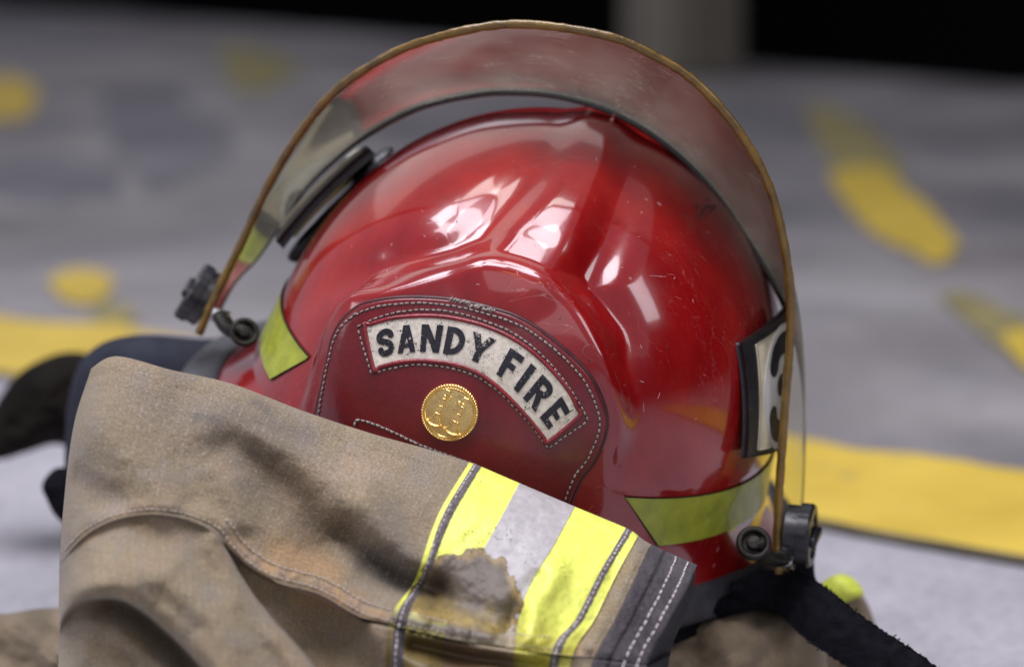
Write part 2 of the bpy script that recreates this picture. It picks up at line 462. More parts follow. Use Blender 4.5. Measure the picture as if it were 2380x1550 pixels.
patch_out = Z4([(100, 1040), (135, 900), (190, 660), (225, 500), (290, 385), (400, 300), (560, 262), (760, 255), (980, 275), (1170, 318), (1330, 372), (1480, 465), (1640, 595), (1760, 725),
                (1830, 860), (1860, 980), (1845, 1085), (1785, 1230), (1700, 1345), (1640, 1480), (1560, 1700), (1100, 1900), (500, 1700), (60, 1300)])
TH = .0026
V, F = radial(patch_out, (1060, 960), TH, 60, 500)
shield = mk('front_shield', V, [f[::-1] for f in F], LEATHER, helmet)
def on(pts2, off): return hit(np.array(pts2)[:, 0], np.array(pts2)[:, 1], off)[0]
def stitches(line2, pitch, dash, r, off, closed=False, jitter=.6):
    """dashes of thread following a line in the measured plane, laid on the shell"""
    L = cr(line2, 1500, closed) if len(line2) > 2 else resample(np.array(line2, float), 400)
    s = np.r_[0, np.cumsum(np.linalg.norm(np.diff(L, axis=0), axis=1))]
    parts = []; t = 0.
    while t+dash < s[-1]:
        q = np.linspace(t, t+dash, 5); q = np.stack([np.interp(q, s, L[:, 0]), np.interp(q, s, L[:, 1])], -1)
        q += RNG.normal(0, jitter*.5, 2)
        o = off+np.array([-.0006, 0.0001, .0003, .0001, -.0006]); p, nn = hit(q[:, 0], q[:, 1]); p = p+nn*o[:, None]
        parts.append(tube(p, r*RNG.uniform(.85, 1.15), 6)); t += pitch*RNG.uniform(.94, 1.06)
    return join(parts)
st_outer = Z4([(150, 985), (175, 840), (215, 640), (260, 480), (330, 392), (430, 330), (570, 300), (760, 290), (960, 310), (1150, 350), (1300, 400), (1450, 490), (1600, 610), (1720, 740), (1790, 880), (1815, 980), (1800, 1080), (1740, 1210), (1660, 1320), (1600, 1470), (1550, 1620)])
st_panel = [Z4(l) for l in ([(372, 432), (500, 375), (640, 340), (800, 330), (950, 345), (1120, 390), (1270, 450), (1430, 560), (1560, 690), (1670, 840), (1738, 960)],
                            [(1738, 960), (1735, 990), (1650, 1050), (1560, 1115), (1505, 1150)],
                            [(1505, 1150), (1420, 1030), (1320, 920), (1210, 810), (1090, 730), (960, 685), (820, 662), (690, 660), (560, 685), (455, 712)],
                            [(455, 712), (425, 610), (395, 510), (372, 432)])]
st_low = Z4([(355, 1020), (372, 985), (470, 1010), (600, 1065), (740, 1130), (900, 1190), (1100, 1260)])
parts = [stitches(st_outer, 13.5, 10, .00040, TH+.0002)]
for l in st_panel: parts.append(stitches(l, 13.5, 10, .00040, TH+.0002))
parts.append(stitches(st_low, 12, 8.5, .0005, TH+.0002))
V, F = join(parts); mk('stitching', V, F, THREAD, shield)
gr = [tube(on(cr(l, 500) if len(l) > 2 else resample(np.array(l, float), 100), TH-.0001), .00042, 6) for l in [st_outer, st_low]+st_panel]
V, F = join(gr); mk('stitch_groove', V, F, simple('groove_dark', (.02, .003, .005), .6), shield)  # dark tube drawn as the groove line beneath the stitches
# dark worn crack line at the edge of the shield, chipped pale rim
V, F = tube(on(cr(Z4([(60, 1300)]+[(100, 1040), (135, 900), (190, 660), (225, 500), (290, 385), (400, 300), (560, 262), (760, 255), (980, 275), (1170, 318), (1330, 372), (1480, 465), (1640, 595), (1760, 725), (1830, 860), (1860, 980), (1845, 1085), (1785, 1230), (1700, 1345), (1640, 1480)]), 420), .0012), .0011, 8)
mk('shield_edging', V, F, simple('edge_dye', (.045, .006, .008), .4, .4, 200), shield)
chip = []
for i in range(26):
    t = i/25; x = 930+t*260+RNG.normal(0, 4); y = 268+t*62+RNG.normal(0, 5)
    p, nn = hit(*Z4([(x, y)])[0], TH+.0001)
    d = Vector(RNG.normal(0, 1, 3)).normalized(); chip.append(tube([np.array(p)-np.array(d)*.0009, np.array(p)+np.array(d)*.0009], .0005*RNG.uniform(.5, 1.3), 5))
V, F = join(chip); mk('frayed_edge', V, F, THREAD, shield)

# name panel: ruled strip between outer and inner arcs
pn_out = cr(Z4([(420, 440), (432, 425), (560, 385), (700, 368), (850, 368), (1000, 390), (1150, 432), (1300, 500), (1430, 590), (1550, 705), (1640, 820), (1690, 930), (1692, 968)]), 400)
pn_in = cr(Z4([(470, 675), (480, 680), (600, 648), (720, 634), (850, 640), (980, 662), (1090, 705), (1200, 780), (1300, 875), (1400, 985), (1470, 1072), (1500, 1108), (1510, 1110)]), 400)
def pan(a, b):
    """a along, b inner(0)..outer(1) -> measured plane"""
    i = a*399.; X = np.arange(400)
    o = np.stack([np.interp(i, X, pn_out[:, k]) for k in (0, 1)], -1); q = np.stack([np.interp(i, X, pn_in[:, k]) for k in (0, 1)], -1)
    return q+(o-q)*b[..., None]
A_, B_ = np.meshgrid(np.linspace(0, 1, 500), np.linspace(0, 1, 90), indexing='ij')
Q = pan(A_, B_); p, nn = hit(Q[..., 0], Q[..., 1])
pc = np.ones(A_.shape+(3,))*np.array([.66, .61, .52])
X_, Y_ = Q[..., 0], Q[..., 1]
pc *= (1+.10*fbm(X_/40, Y_/40, 3)[..., None])
grime = ss(.30, .75, fbm(X_/14, Y_/14, 11, 5)); pc = pc*(1-.25*grime[..., None])+grime[..., None]*.25*np.array([.30, .25, .19])
speck = ss(.52, .60, vnoise(X_/1.9, Y_/2.3, 21))*ss(.1, .45, vnoise(X_/18, Y_/18, 33)); pc = pc*(1-speck[..., None]*.92)
edge = np.minimum(np.minimum(B_, 1-B_)*95, np.minimum(A_, 1-A_)*560); pc = pc*(.35+.65*ss(0, 5, edge))[..., None]
panel = mk('name_panel', p+nn*(TH+.0004), [f[::-1] for f in gridf(500, 90)], PANEL, shield, colors=pc)
lip = cr([tuple(x) for x in np.vstack([pn_out[::12], pn_in[::-12]])], 400, True)
V, F = tube(on(lip, TH+.0003)[:-1], .00095, 8, True); mk('panel_rim', V, F, simple('rim_leather', (.20, .010, .018), .25, .3, 150, .4, 600, 0., .3), shield)

GL = {
 'S': (.70, [([(.60, .70), (.55, .81), (.45, .875), (.32, .875), (.20, .82), (.145, .71), (.19, .60), (.33, .53), (.47, .46), (.56, .36), (.565, .24), (.48, .145), (.34, .12), (.20, .155), (.125, .30)], .235)]),
 'A': (.72, [([(.10, -.1), (.36, 1.0)], .20), ([(.62, -.1), (.36, 1.0)], .20), ([(.2, .27), (.52, .27)], .17)]),
 'N': (.74, [([(.12, -.1), (.12, 1.1)], .22), ([(.62, -.1), (.62, 1.1)], .22), ([(.12, 1.0), (.62, 0.)], .22)]),
 'D': (.72, [([(.12, -.1), (.12, 1.1)], .24), ([(.12, .89), (.30, .89), (.46, .80), (.565, .64), (.58, .5), (.565, .36), (.46, .20), (.30, .11), (.12, .11)], .22)]),
 'Y': (.74, [([(.37, -.1), (.37, .45)], .23), ([(.37, .40), (.07, 1.1)], .22), ([(.37, .40), (.67, 1.1)], .22)]),
 'F': (.58, [([(.12, -.1), (.12, 1.1)], .24), ([(.1, .89), (.58, .89)], .22), ([(.1, .5), (.50, .5)], .20)]),
 'I': (.24, [([(.12, -.1), (.12, 1.1)], .24)]),
 'R': (.72, [([(.12, -.1), (.12, 1.1)], .24), ([(.12, .89), (.40, .89), (.53, .83), (.57, .72), (.53, .59), (.40, .52), (.12, .52)], .215), ([(.34, .54), (.63, -.06)], .23)]),
 'E': (.58, [([(.12, -.1), (.12, 1.1)], .24), ([(.1, .89), (.58, .89)], .22), ([(.1, .5), (.52, .5)], .20), ([(.1, .11), (.58, .11)], .22)]),
 '3': (.70, [([(.10, .72), (.16, .83), (.28, .885), (.42, .875), (.53, .80), (.55, .70), (.50, .59), (.38, .53), (.26, .53)], .20), ([(.26, .53), (.40, .51), (.53, .44), (.58, .31), (.54, .19), (.42, .12), (.28, .115), (.15, .17), (.09, .29)], .20)]),
}
def glyph(ch, x, y):
    r = np.zeros(np.shape(x), bool)
    for pl, w in GL[ch][1]:
        pl = np.array(pl, float)
        if len(pl) > 3: pl = cr(pl, 60)
        for a, b in zip(pl[:-1], pl[1:]):
            v = b-a; L = np.hypot(*v)+1e-9; v = v/L
            u = (x-a[0])*v[0]+(y-a[1])*v[1]; d = abs(-(x-a[0])*v[1]+(y-a[1])*v[0]); r |= (u >= 0) & (u <= L) & (d <= w/2)
        for a in pl[1:-1]: r |= np.hypot(x-a[0], y-a[1]) <= w/2
    return r & (y >= 0) & (y <= 1)
mid = (pn_out+pn_in)/2
mL = np.linalg.norm(np.diff(mid, axis=0), axis=1).sum(); pH = np.linalg.norm(pn_out-pn_in, axis=1).mean()
cents = dict(zip('SANDYFIRE', Z4([(540, 530), (668, 512), (812, 500), (956, 522), (1108, 556), (1280, 668), (1370, 738), (1440, 842), (1545, 948)])))
na, nb = 1500, 260
A2, B2 = np.meshgrid(np.linspace(0, 1, na), np.linspace(.12, .9, nb), indexing='ij')
ink = np.zeros(A2.shape, bool)
for ch, c in cents.items():
    a = np.argmin(np.hypot(mid[:, 0]-c[0], mid[:, 1]-c[1]))/399.
    gh = .62*pH; w = GL[ch][0]
    gx = (A2-a)*mL/gh*{'S': 1.12, 'I': .95, 'Y': .92}.get(ch, 1.02)+w/2; gy = (B2-.19)/.62
    ink |= glyph(ch, gx, gy)
Q2 = pan(A2, B2)
worn = (fbm(Q2[..., 0]/4, Q2[..., 1]/4, 40, 4) > .98) | ((fbm(Q2[..., 0]/3, Q2[..., 1]/3, 44, 4) > .5) & (np.hypot(Q2[..., 0]-1122, Q2[..., 1]-790) < 19)) 
ink &= ~worn
fm = ink[:-1, :-1] & ink[1:, 1:] & ink[1:, :-1] & ink[:-1, 1:]
# smooth surface interpolation of the panel for the letters
p5, n5 = hit(*[np.moveaxis(pan(*np.meshgrid(np.linspace(0, 1, 240), np.linspace(.12, .9, 30), indexing='ij')), -1, 0)[k] for k in (0, 1)])
p5 = p5+n5*(TH+.0004)
ia = np.linspace(0, 239, na); ib = np.linspace(0, 29, nb)
i0 = np.minimum(ia.astype(int), 238); j0 = np.minimum(ib.astype(int), 28); fa = (ia-i0)[:, None, None]; fb = (ib-j0)[None, :, None]
G = lambda i, j: p5[i][:, j]
pl_ = (G(i0, j0)*(1-fa)+G(i0+1, j0)*fa)*(1-fb)+(G(i0, j0+1)*(1-fa)+G(i0+1, j0+1)*fa)*fb
view = CAM-pl_; view /= np.linalg.norm(view, axis=-1)[..., None]
pl_ = pl_+view*.00035
idx = np.full(na*nb, -1); fi, fj = np.nonzero(fm); q = fi*nb+fj
quads = np.stack([q, q+1, q+nb+1, q+nb], -1); used = np.unique(quads); idx[used] = np.arange(len(used))
mk('lettering', pl_.reshape(-1, 3)[used], idx[quads].tolist(), INK, panel)

# gold badge
bc = np.array([808., 828.]); br = 522.
c3, cn = hit(*Z5([tuple(bc)])[0])
ns = [hit(*Z5([(bc[0]+300*math.cos(t), bc[1]+300*math.sin(t))])[0])[1] for t in np.linspace(0, 6.28, 12)]
bn = np.mean(ns, axis=0); bn /= np.linalg.norm(bn); c3 = c3+bn*(TH+.0006)
NR, NA = 130, 420
fr = np.r_[np.linspace(.0, 1, NR-3), 1., 1., 1.]; tt = np.linspace(0, 2*math.pi, NA, endpoint=False)
RR, TT = np.meshgrid(fr, tt, indexing='ij'); bx, by = bc[0]+br*RR*np.cos(TT), bc[1]+br*RR*np.sin(TT)
h = .0012*(1-RR**2*.6)
rim = np.exp(-((RR-.955)/.035)**2); h += rim*(.0007+.0003*np.cos(TT*64+RR*40)); h += .00045*np.exp(-((RR-.86)/.02)**2)
rough_ = fbm(bx/17, by/17, 60, 3)*.00004; h += rough_*(RR < .84)
def bugle(a, b, hw0, m0):
    a, b = np.array(a, float), np.array(b, float); v = b-a; L = np.hypot(*v); v /= L
    u = ((bx-a[0])*v[0]+(by-a[1])*v[1])/L; d = (-(bx-a[0])*v[1]+(by-a[1])*v[0])
    u2 = u+.06*(1-(d/hw0)**2)
    w = hw0*(.19+.81*np.exp(-np.clip(u2, 0, 1)*5.2)); body = (u2 > 0) & (u < .84)
    e = ss(1.06, .90, np.abs(d)/w)*body
    hh = e*(.00045+.00035*np.sqrt(np.clip(1-(d/w)**2, 0, 1)))
    hh += .0003*np.exp(-((np.abs(d)/w-.93)/.09)**2)*body
    for k in (.30, .52, .74): hh += .00014*np.exp(-((u-k)/.016)**2)*(np.abs(d) < w*1.25)
    hh += .0004*np.exp(-((u2-.02)/.02)**2)*(np.abs(d) < hw0*1.03)
    hh += .0008*((u > .84) & (u < 1.) & (np.abs(d) < 10+abs(u-.84)*230))*ss(.82, .86, u)
    return hh*1.9
h += bugle((525, 1010), (800, 410), 142, 0)+bugle((848, 1165), (1130, 560), 158, 0)
h += .0004*np.exp(-((np.hypot(bx-820, by-555)-22)/9)**2)+.0004*np.exp(-((np.hypot(bx-990, by-650)-22)/9)**2)
h[-3] *= .75; h[-2] *= .4; h[-1] = -.0014
Zx = (bx/7.75+950)*.99167; Zy = (by/7.75+860)*.99167
d = raydir(Zx, Zy); tpl = ((c3-CAM)@bn)/(d@bn); bp = CAM+d*tpl[..., None]+bn*h[..., None]
V = bp.reshape(-1, 3); F = [(i*NA+j, i*NA+(j+1) % NA, (i+1)*NA+(j+1) % NA, (i+1)*NA+j) for i in range(NR-1) for j in range(NA)]
mk('badge', V, [f[::-1] for f in F], GOLD, shield)

# scuffs: short shallow strokes in the gel coat
def strokes(items, mat, name):
    ps = []
    for x, y, L, a, r in items:
        q = np.linspace(-.5, .5, 6)*L; qx = x+q*math.cos(a); qy = y+q*math.sin(a)+.15*np.sin(q*.3)
        pp, nn = hit(qx, qy, -.00012); ps.append(tube(pp, r*np.array([.3, .9, 1, 1.1, .8, .3]), 5))
    V, F = join(ps); mk(name, V, F, mat, shell)['kind'] = 'stuff'
it = []
for cx_, cy_, sx_, sy_, n_, a_ in ((1400, 380, 60, 60, 16, 1.9), (1000, 520, 90, 40, 14, .1), (1250, 560, 60, 60, 12, .9), (1480, 630, 70, 60, 14, .2), (1480, 900, 60, 60, 12, .8), (1640, 760, 80, 120, 16, 1.4), (1620, 1090, 80, 60, 12, -.7), (820, 560, 80, 60, 10, 1.5), (1150, 330, 120, 30, 8, .2), (960, 640, 90, 20, 8, -.3)):
    for i in range(n_//2): it.append((cx_+RNG.normal(0, sx_), cy_+RNG.normal(0, sy_), RNG.uniform(3, 15)*(1 if RNG.random() < .85 else 3), a_+RNG.normal(0, .5), RNG.uniform(.00010, .00024)))
it += [(1530, 642, 60, .06, .00018), (1560, 638, 34, .12, .00014)]
strokes(it, simple('pale_scuff_mark', (.50, .28, .27), .6, .3, 500), 'scratch_pattern')
it = [(1640+RNG.normal(0, 12), 488+RNG.normal(0, 14), RNG.uniform(8, 30), -.95+RNG.normal(0, .12), RNG.uniform(.0002, .0004)) for i in range(26)]
for i in range(34): it.append((RNG.uniform(800, 1700), RNG.uniform(330, 1100), RNG.uniform(3, 9), RNG.uniform(0, 3), RNG.uniform(.0002, .0004)))
strokes(it, simple('dark_scuff_mark', (.06, .012, .012), .6, .4, 500), 'scuff_pattern')
# reflective stickers on the skirt
def sticker(side):
    """trapezoid band in shell coordinates"""
    return
def shell_uv(az, s):
    """interpolate displaced shell at azimuth (rad) / profile s, returns point + normal"""
    i = (az % (2*math.pi))/(2*math.pi)*420; j = (np.asarray(s)-.004)/(1-.004)*299
    i0 = np.floor(i).astype(int); j0 = np.clip(np.floor(j).astype(int), 0, 298); fi = (i-i0)[..., None]; fj = (j-j0)[..., None]
    G = lambda a, b: SHW[a % 420, b]
    p = (G(i0, j0)*(1-fi)+G(i0+1, j0)*fi)*(1-fj)+(G(i0, j0+1)*(1-fi)+G(i0+1, j0+1)*fi)*fj
    du = G(i0+2, j0)-G(i0-1, j0); dv = G(i0, np.minimum(j0+2, 299))-G(i0, np.maximum(j0-1, 0))
    n = np.cross(du, dv); n /= np.linalg.norm(n, axis=-1)[..., None]
    c = p-HC; n = np.where((np.einsum('...k,...k->...', n, c) < 0)[..., None], -n, n)
    return p, n
def az_s(px, py):
    w, _ = hit(px, py); l = W2L(w); a = math.atan2(l[0]/AX[0], l[1]/AX[1])
    col = W2L(SHW[int(round((a % (2*math.pi))/(2*math.pi)*420)) % 420]); j = np.argmin(np.linalg.norm(col-l, axis=1)); return a, .004+j/299*.996
def band(a0t, a0b, s0, s1, a1, off, inset=0.):
    """quad strip from slanted front end to back end"""
    nA, nS = 120, 24; u, v = np.meshgrid(np.linspace(0, 1, nA), np.linspace(0, 1, nS), indexing='ij')
    a0 = a0t+(a0b-a0t)*v; sg = 1 if a1 > a0t else -1
    rr = .07*np.exp(-v*9)*0
    a = a0+sg*inset+(a1-a0-2*sg*inset)*u; s = (s0+inset*.6)+(s1-s0-1.2*inset)*v
    p, n = shell_uv(a, s); return p+n*off
rt, rb, rb2 = az_s(1450, 1152), az_s(1525, 1268), az_s(1700, 1225)
lt, lb = az_s(722, 828), az_s(632, 884)
print('STICKER', rt, rb, rb2, lt, lb)
s0 = (rt[1]+lt[1])/2; s1 = (rb[1]+lb[1])/2
for (a_t, a_b, a_e, lab, s_0, s_1) in ((rt[0], rb[0], rt[0]+1.45, 1, rt[1], rb[1]), (lt[0], lb[0], lt[0]-1.35, -1, lt[1], lb[1])):
    V = band(a_t, a_b, s_0, s_1, a_e, .0009, .004); f = gridf(120, 24); st = mk('reflective_sticker', V, f, STICK, helmet)
    V = band(a_t, a_b, s_0, s_1, a_e, .0005, -.0012); mk('sticker_border', V, f, STICKE, st)

# ------------------------------------------------------------------ visor
near = cr([(462, 776, 1.11), (500, 690, 1.105), (560, 568, 1.095), (640, 400, 1.07), (752, 240, 1.045), (870, 148, 1.025), (1000, 92, 1.01), (1190, 57, 1.0), (1400, 82, 1.0), (1520, 130, 1.003), (1620, 195, 1.006),
           (1720, 310, 1.012), (1790, 440, 1.02), (1828, 600, 1.03), (1838, 740, 1.04), (1828, 900, 1.045), (1815, 1080, 1.05), (1806, 1250, 1.055), (1810, 1332, 1.057)], 260)
far = cr([(505, 735, 1.13), (545, 660, 1.13), (600, 600, 1.125), (655, 520, 1.12), (710, 440, 1.112), (790, 362, 1.105), (870, 303, 1.098), (975, 250, 1.09), (1090, 222, 1.085), (1190, 214, 1.08), (1310, 225, 1.078), (1440, 268, 1.078),
          (1560, 345, 1.08), (1660, 445, 1.083), (1740, 560, 1.086), (1800, 660, 1.09), (1842, 760, 1.093), (1864, 870, 1.095), (1870, 980, 1.096), (1868, 1090, 1.096), (1862, 1200, 1.093), (1850, 1290, 1.09)], 260)
nW_, fW_ = P(near[:, 0], near[:, 1], near[:, 2]), P(far[:, 0], far[:, 1], far[:, 2])
vis_root = mk('visor', *(lambda v: (v.reshape(-1, 3), gridf(260, 30)))(np.stack([nW_+(fW_-nW_)*t+((nW_+fW_)/2-HC)/np.linalg.norm((nW_+fW_)/2-HC, axis=1)[:, None]*.004*math.sin(math.pi*t) for t in np.linspace(0, 1, 30)], 1)), VISOR, helmet, colors=np.repeat(np.broadcast_to((.45+1.15*np.linspace(0, 1, 30)**1.5), (260, 30))[..., None], 3, -1))
lobe = (nW_-HC)/np.linalg.norm(nW_-HC, axis=1)[:, None]
w_ = .0021*(1+.10*np.sin(np.arange(260)*.9)*.3)
nk = 1+.10*vnoise(np.arange(260)*.7, np.zeros(260), 88)+.05*vnoise(np.arange(260)*2.3, np.zeros(260), 89); V, F = tube(nW_, .0020*nk, 10, up=lobe, ry=.0017*nk); mk('visor_front_edge', V, F, AMBER, vis_root)
tp_ = np.interp(np.linspace(0, 1, 260), [0, .12, .25, .72, .85, 1], [.3, .35, 1, 1, .35, .3]); V, F = tube(fW_, .0016*tp_, 10, up=lobe, ry=.0024*tp_); mk('visor_rear_edge', V, F, EDGED, vis_root)

# knobs, brackets
XA, YA, ZA = RH[:, 0], RH[:, 1], RH[:, 2]
def knob(cen, axis, r, t, lab):
    axis = np.array(axis, float)
    axis = axis/np.linalg.norm(axis); a = np.cross(axis, ZA); a /= np.linalg.norm(a); b = np.cross(axis, a); V = []
    n = 96; prof_ = [(0, -.5), (.80, -.5), (.92, -.42), (.92, .0), (1., .02), (1., .40), (.93, .5), (.7, .5), (.66, .42), (0, .42)]
    for k in range(n):
        th = 2*math.pi*k/n; not_ = 1-.05*(.5+.5*math.tanh(4*math.cos(th*5)))
        for rr, z in prof_:
            q = rr*r*(not_ if z > -.3 else 1); V.append(cen+a*q*math.cos(th)+b*q*math.sin(th)+axis*z*t)
    m = len(prof_); F = [(k*m+j, ((k+1) % n)*m+j, ((k+1) % n)*m+j+1, k*m+j+1) for k in range(n) for j in range(m-1)]
    o = mk('visor_knob', V, F, BLACK, helmet, smooth=False)
    V, F = box(cen+axis*t*.55, [a, b, axis], [r*.62, r*.16, t*.16]); bevel(mk('knob_grip', V, F, BLACK, o), .0015)
    return o
knob(P(466, 686, 1.122), (-.83, -.05, .55), .0148, .0115, 'l'); knob(P(1858, 1244, 1.062), (.95, -.28, -.03), .0145, .0125, 'r')
def bracket(cen, tip, r):
    ax = CAM-cen; ax /= np.linalg.norm(ax); ax = ax*.8+ZA*.3; ax /= np.linalg.norm(ax)
    a = np.cross(ax, ZA); a /= np.linalg.norm(a); b = np.cross(ax, a)
    ring = [cen+a*r*math.cos(t)+b*r*math.sin(t) for t in np.linspace(0, 2*math.pi, 40, endpoint=False)]
    V1, F1 = tube(ring, r*.24, 8, True)
    disc = [cen-ax*.001+a*r*.95*math.cos(t)+b*r*.95*math.sin(t) for t in np.linspace(0, 2*math.pi, 40, endpoint=False)]
    V2, F2 = np.array(disc), [tuple(range(40))]
    arm = cr([cen-b*r*.2, (cen+tip)/2+b*.003, tip], 16); V3, F3 = tube(arm, .0032, 8, ry=.0048)
    V, F = join([(V1, F1), (V2, F2), (V3, F3)]); o = mk('visor_bracket', V, F, METAL, helmet)
    V, F = tube([cen-ax*.002, cen+ax*.0022], r*.5, 14); bevel(mk('rivet', V, F, METAL, o), .0006)
    V, F = tube([tip-a*.004, tip+a*.004], .0032, 12); mk('screw', V, F, STEEL, o)
bracket(P(568, 772, 1.085), P(512, 735, 1.10), .0055)
bracket(P(1752, 1262, 1.035), P(1820, 1300, 1.05), .0062)

# side identity plates: black backing, pale square, round number disc
def plate(corner, lab, back=-.0035):
    """corner: 4 (px,py,d): front-top, back-top, back-bottom, front-bottom"""
    C = [P(*c) for c in corner]
    u, v = np.meshgrid(np.linspace(0, 1, 40), np.linspace(0, 1, 40), indexing='ij')
    def surf(u, v, off=0.):
        p = (C[0]*(1-u)[..., None]+C[1]*u[..., None])*(1-v)[..., None]+(C[3]*(1-u)[..., None]+C[2]*u[..., None])*v[..., None]
        n = np.cross(C[1]-C[0], C[3]-C[0]); n /= np.linalg.norm(n)
        if n@(C[0]-HC) < 0: n = -n
        bow = .0035*(1-(2*u-1)**2)+.002*(1-(2*v-1)**2)
        return p+n*(off+bow)[..., None]
    z = np.zeros_like(u)
    def slab(u, v, o0, o1, nm, mat, par, sm=True):
        a = surf(u, v, z+o0).reshape(-1, 3); b = surf(u, v, z+o1).reshape(-1, 3); nn = u.shape
        F = gridf(*nn)+[tuple(i+len(a) for i in f[::-1]) for f in gridf(*nn)]
        idx = np.arange(nn[0]*nn[1]).reshape(nn); per = list(idx[:, 0])+list(idx[-1, 1:])+list(idx[::-1, -1][1:])+list(idx[0, ::-1][1:-1])
        m = len(per); F += [(per[i], per[(i+1) % m], per[(i+1) % m]+len(a), per[i]+len(a)) for i in range(m)]
        return mk(nm, np.vstack([a, b]), F, mat, par)
    o = slab(u, v, back, .0012, 'side_plate', BLACK, helmet)
    if lab: o['label'] = lab
    e = slab(.16+.80*u, .07+.88*v, .0013, .0020, 'plate_face', simple('aged_cream', (.50, .46, .33), .35, .3, 60, .2, 300, 0., .3), o)
    rr, tt = np.meshgrid(np.linspace(.01, 1, 30), np.linspace(0, 2*math.pi, 80, endpoint=True), indexing='ij')
    du, dv = np.minimum(.585+.37*rr*np.cos(tt), 1.0), .51+.46*rr*np.sin(tt)
    z = np.zeros_like(du); cols = np.ones(du.shape+(3,))*np.array([.60, .60, .57])
    gx = (rr*np.cos(tt))*.70+.36; gy = -(rr*np.sin(tt))*.66+.5
    k = slab(du, dv, .0020, .0025, 'number_disc', simple('white_disc', (.58, .58, .55), .35, .1, 60), o)
    a3, b3 = np.meshgrid(np.linspace(-1, 1, 260), np.linspace(-1, 1, 260), indexing='ij')
    m3 = glyph('3', a3*.45+.35, -b3*.55+.5) & (.585+.37*a3 < .995)
    W = surf(.585+.37*a3, .51+.46*b3, np.full_like(a3, .0027)).reshape(-1, 3)
    fm3 = m3[:-1, :-1] & m3[1:, 1:] & m3[1:, :-1] & m3[:-1, 1:]; fi, fj = np.nonzero(fm3); q = fi*260+fj
    qd = np.stack([q, q+1, q+261, q+260], -1); us = np.unique(qd); ix = np.full(260*260, -1); ix[us] = np.arange(len(us))
    mk('number', W[us], ix[qd].tolist(), INK, k)
    return o
hr = hit(1722, 930)[0]; dR = tov(hr)[2]; print('plate depth', dR)
plate([(1718, 798, dR-.004), (1836, 700, dR+.040), (1806, 1044, dR+.040), (1730, 1064, dR-.002)], 'cream square plate with a round number 3 on the right side', -.0018)
plate([(646, 566, 1.10), (676, 540, 1.145), (868, 368, 1.14), (862, 348, 1.09)], 'plate on the left side seen from its edge', -.0035)

# ------------------------------------------------------------------ soft shapes
def pillow(name, outline, depth, bf, bb, mat, parent, amp=.004, nsc=60., seed=0, colors=None, n=160, rings=26, cen=None, dgrad=(0, 0), power=.5):
    o = cr(outline, n+1, True)[:-1]; c = np.array(cen if cen else o.mean(0)); fr = np.linspace(.03, 1, rings)**.8
    R = c+(o[:, None, :]-c)*fr[None, :, None]; k = (1-fr**2.2)**power
    x, y = R[..., 0], R[..., 1]; nz = fbm(x/nsc, y/nsc, seed)*amp*k[None]
    dd = depth+dgrad[0]*(x-c[0])+dgrad[1]*(y-c[1])
    f = P(x, y, dd-bf*k[None]-nz); b = P(x, y, dd+bb*k[None]+.0005)
    m = n*rings; V = np.vstack([f.reshape(-1, 3), b.reshape(-1, 3), P(c[0], c[1], np.array(depth-bf))[None], P(c[0], c[1], np.array(depth+bb))[None]])
    F = [q[::-1] for q in gridf(n, rings, True)]+gridf(n, rings, True, m)
    F += [(i*rings, ((i+1) % n)*rings, 2*m) for i in range(n)]+[(m+i*rings, 2*m+1, m+((i+1) % n)*rings) for i in range(n)]
    F += [(i*rings+rings-1, m+i*rings+rings-1, m+((i+1) % n)*rings+rings-1, ((i+1) % n)*rings+rings-1) for i in range(n)]
    cl = None
    if colors is not None:
        cc = colors(x, y).reshape(-1, 3); cl = np.vstack([cc, cc, cc[:1], cc[:1]])
    return mk(name, V, F, mat, parent, colors=cl)
tanc = np.array([.19, .148, .098])
def coatcol(x, y):
    f = fbm(x/90, y/90, 5); return tanc*(1+.35*f)[..., None]

pillow('ear_flap', [(545, 800), (450, 786), (350, 778), (280, 783), (222, 806), (182, 850), (158, 930), (150, 1060), (150, 1200), (170, 1400), (420, 1400), (600, 1200), (560, 900)], 1.22, .035, .02, NAVY, helmet, .006, 120, 2)
pillow('neck_curtain', [(215, 825), (160, 818), (110, 830), (50, 862), (5, 915), (-30, 985), (-35, 1050), (0, 1068), (60, 1052), (130, 1032), (200, 1050), (300, 1000), (280, 860)], 1.40, .04, .03, BROWNB, helmet, .006, 60, 5)
pillow('strap_end', [(160, 1085), (125, 1090), (98, 1125), (108, 1160), (135, 1205), (200, 1240), (200, 1080)], 1.2, .008, .008, BLACKD, helmet, .001, 40, 5)

pillow('plate_mount', [(668, 600), (690, 560), (745, 500), (815, 430), (880, 352), (915, 350), (870, 410), (800, 480), (745, 535), (700, 605)], 1.125, .01, .02, BLACK, helmet, .001, 60, 3)
# chin strap: flat webbing with frayed edge
cl = cr([(1700, 1372, 1.075), (1790, 1365, 1.07), (1850, 1385, 1.06), (1930, 1450, 1.045), (2010, 1505, 1.035), (2100, 1560, 1.025), (2220, 1640, 1.015)], 200)
hw = np.interp(np.linspace(0, 1, 200), [0, .2, .35, .6, 1], [20, 50, 62, 58, 50])
tg = np.gradient(cl[:, :2], axis=0); tg /= np.linalg.norm(tg, axis=1)[:, None]; nm = np.stack([tg[:, 1], -tg[:, 0]], -1)
W = []
fr_ = vnoise(np.arange(200)*.6, np.zeros(200), 7)*2+RNG.normal(0, .3, 200)
for w, dz in zip(np.linspace(-1, 1, 24), -.002*(1-np.linspace(-1, 1, 24)**2)):
    q = cl[:, :2]+nm*(hw+fr_*abs(w))[:, None]*w; W.append(P(q[:, 0], q[:, 1], cl[:, 2]+dz+.0006*vnoise(np.arange(200)*.2, np.full(200, w*3), 3)))
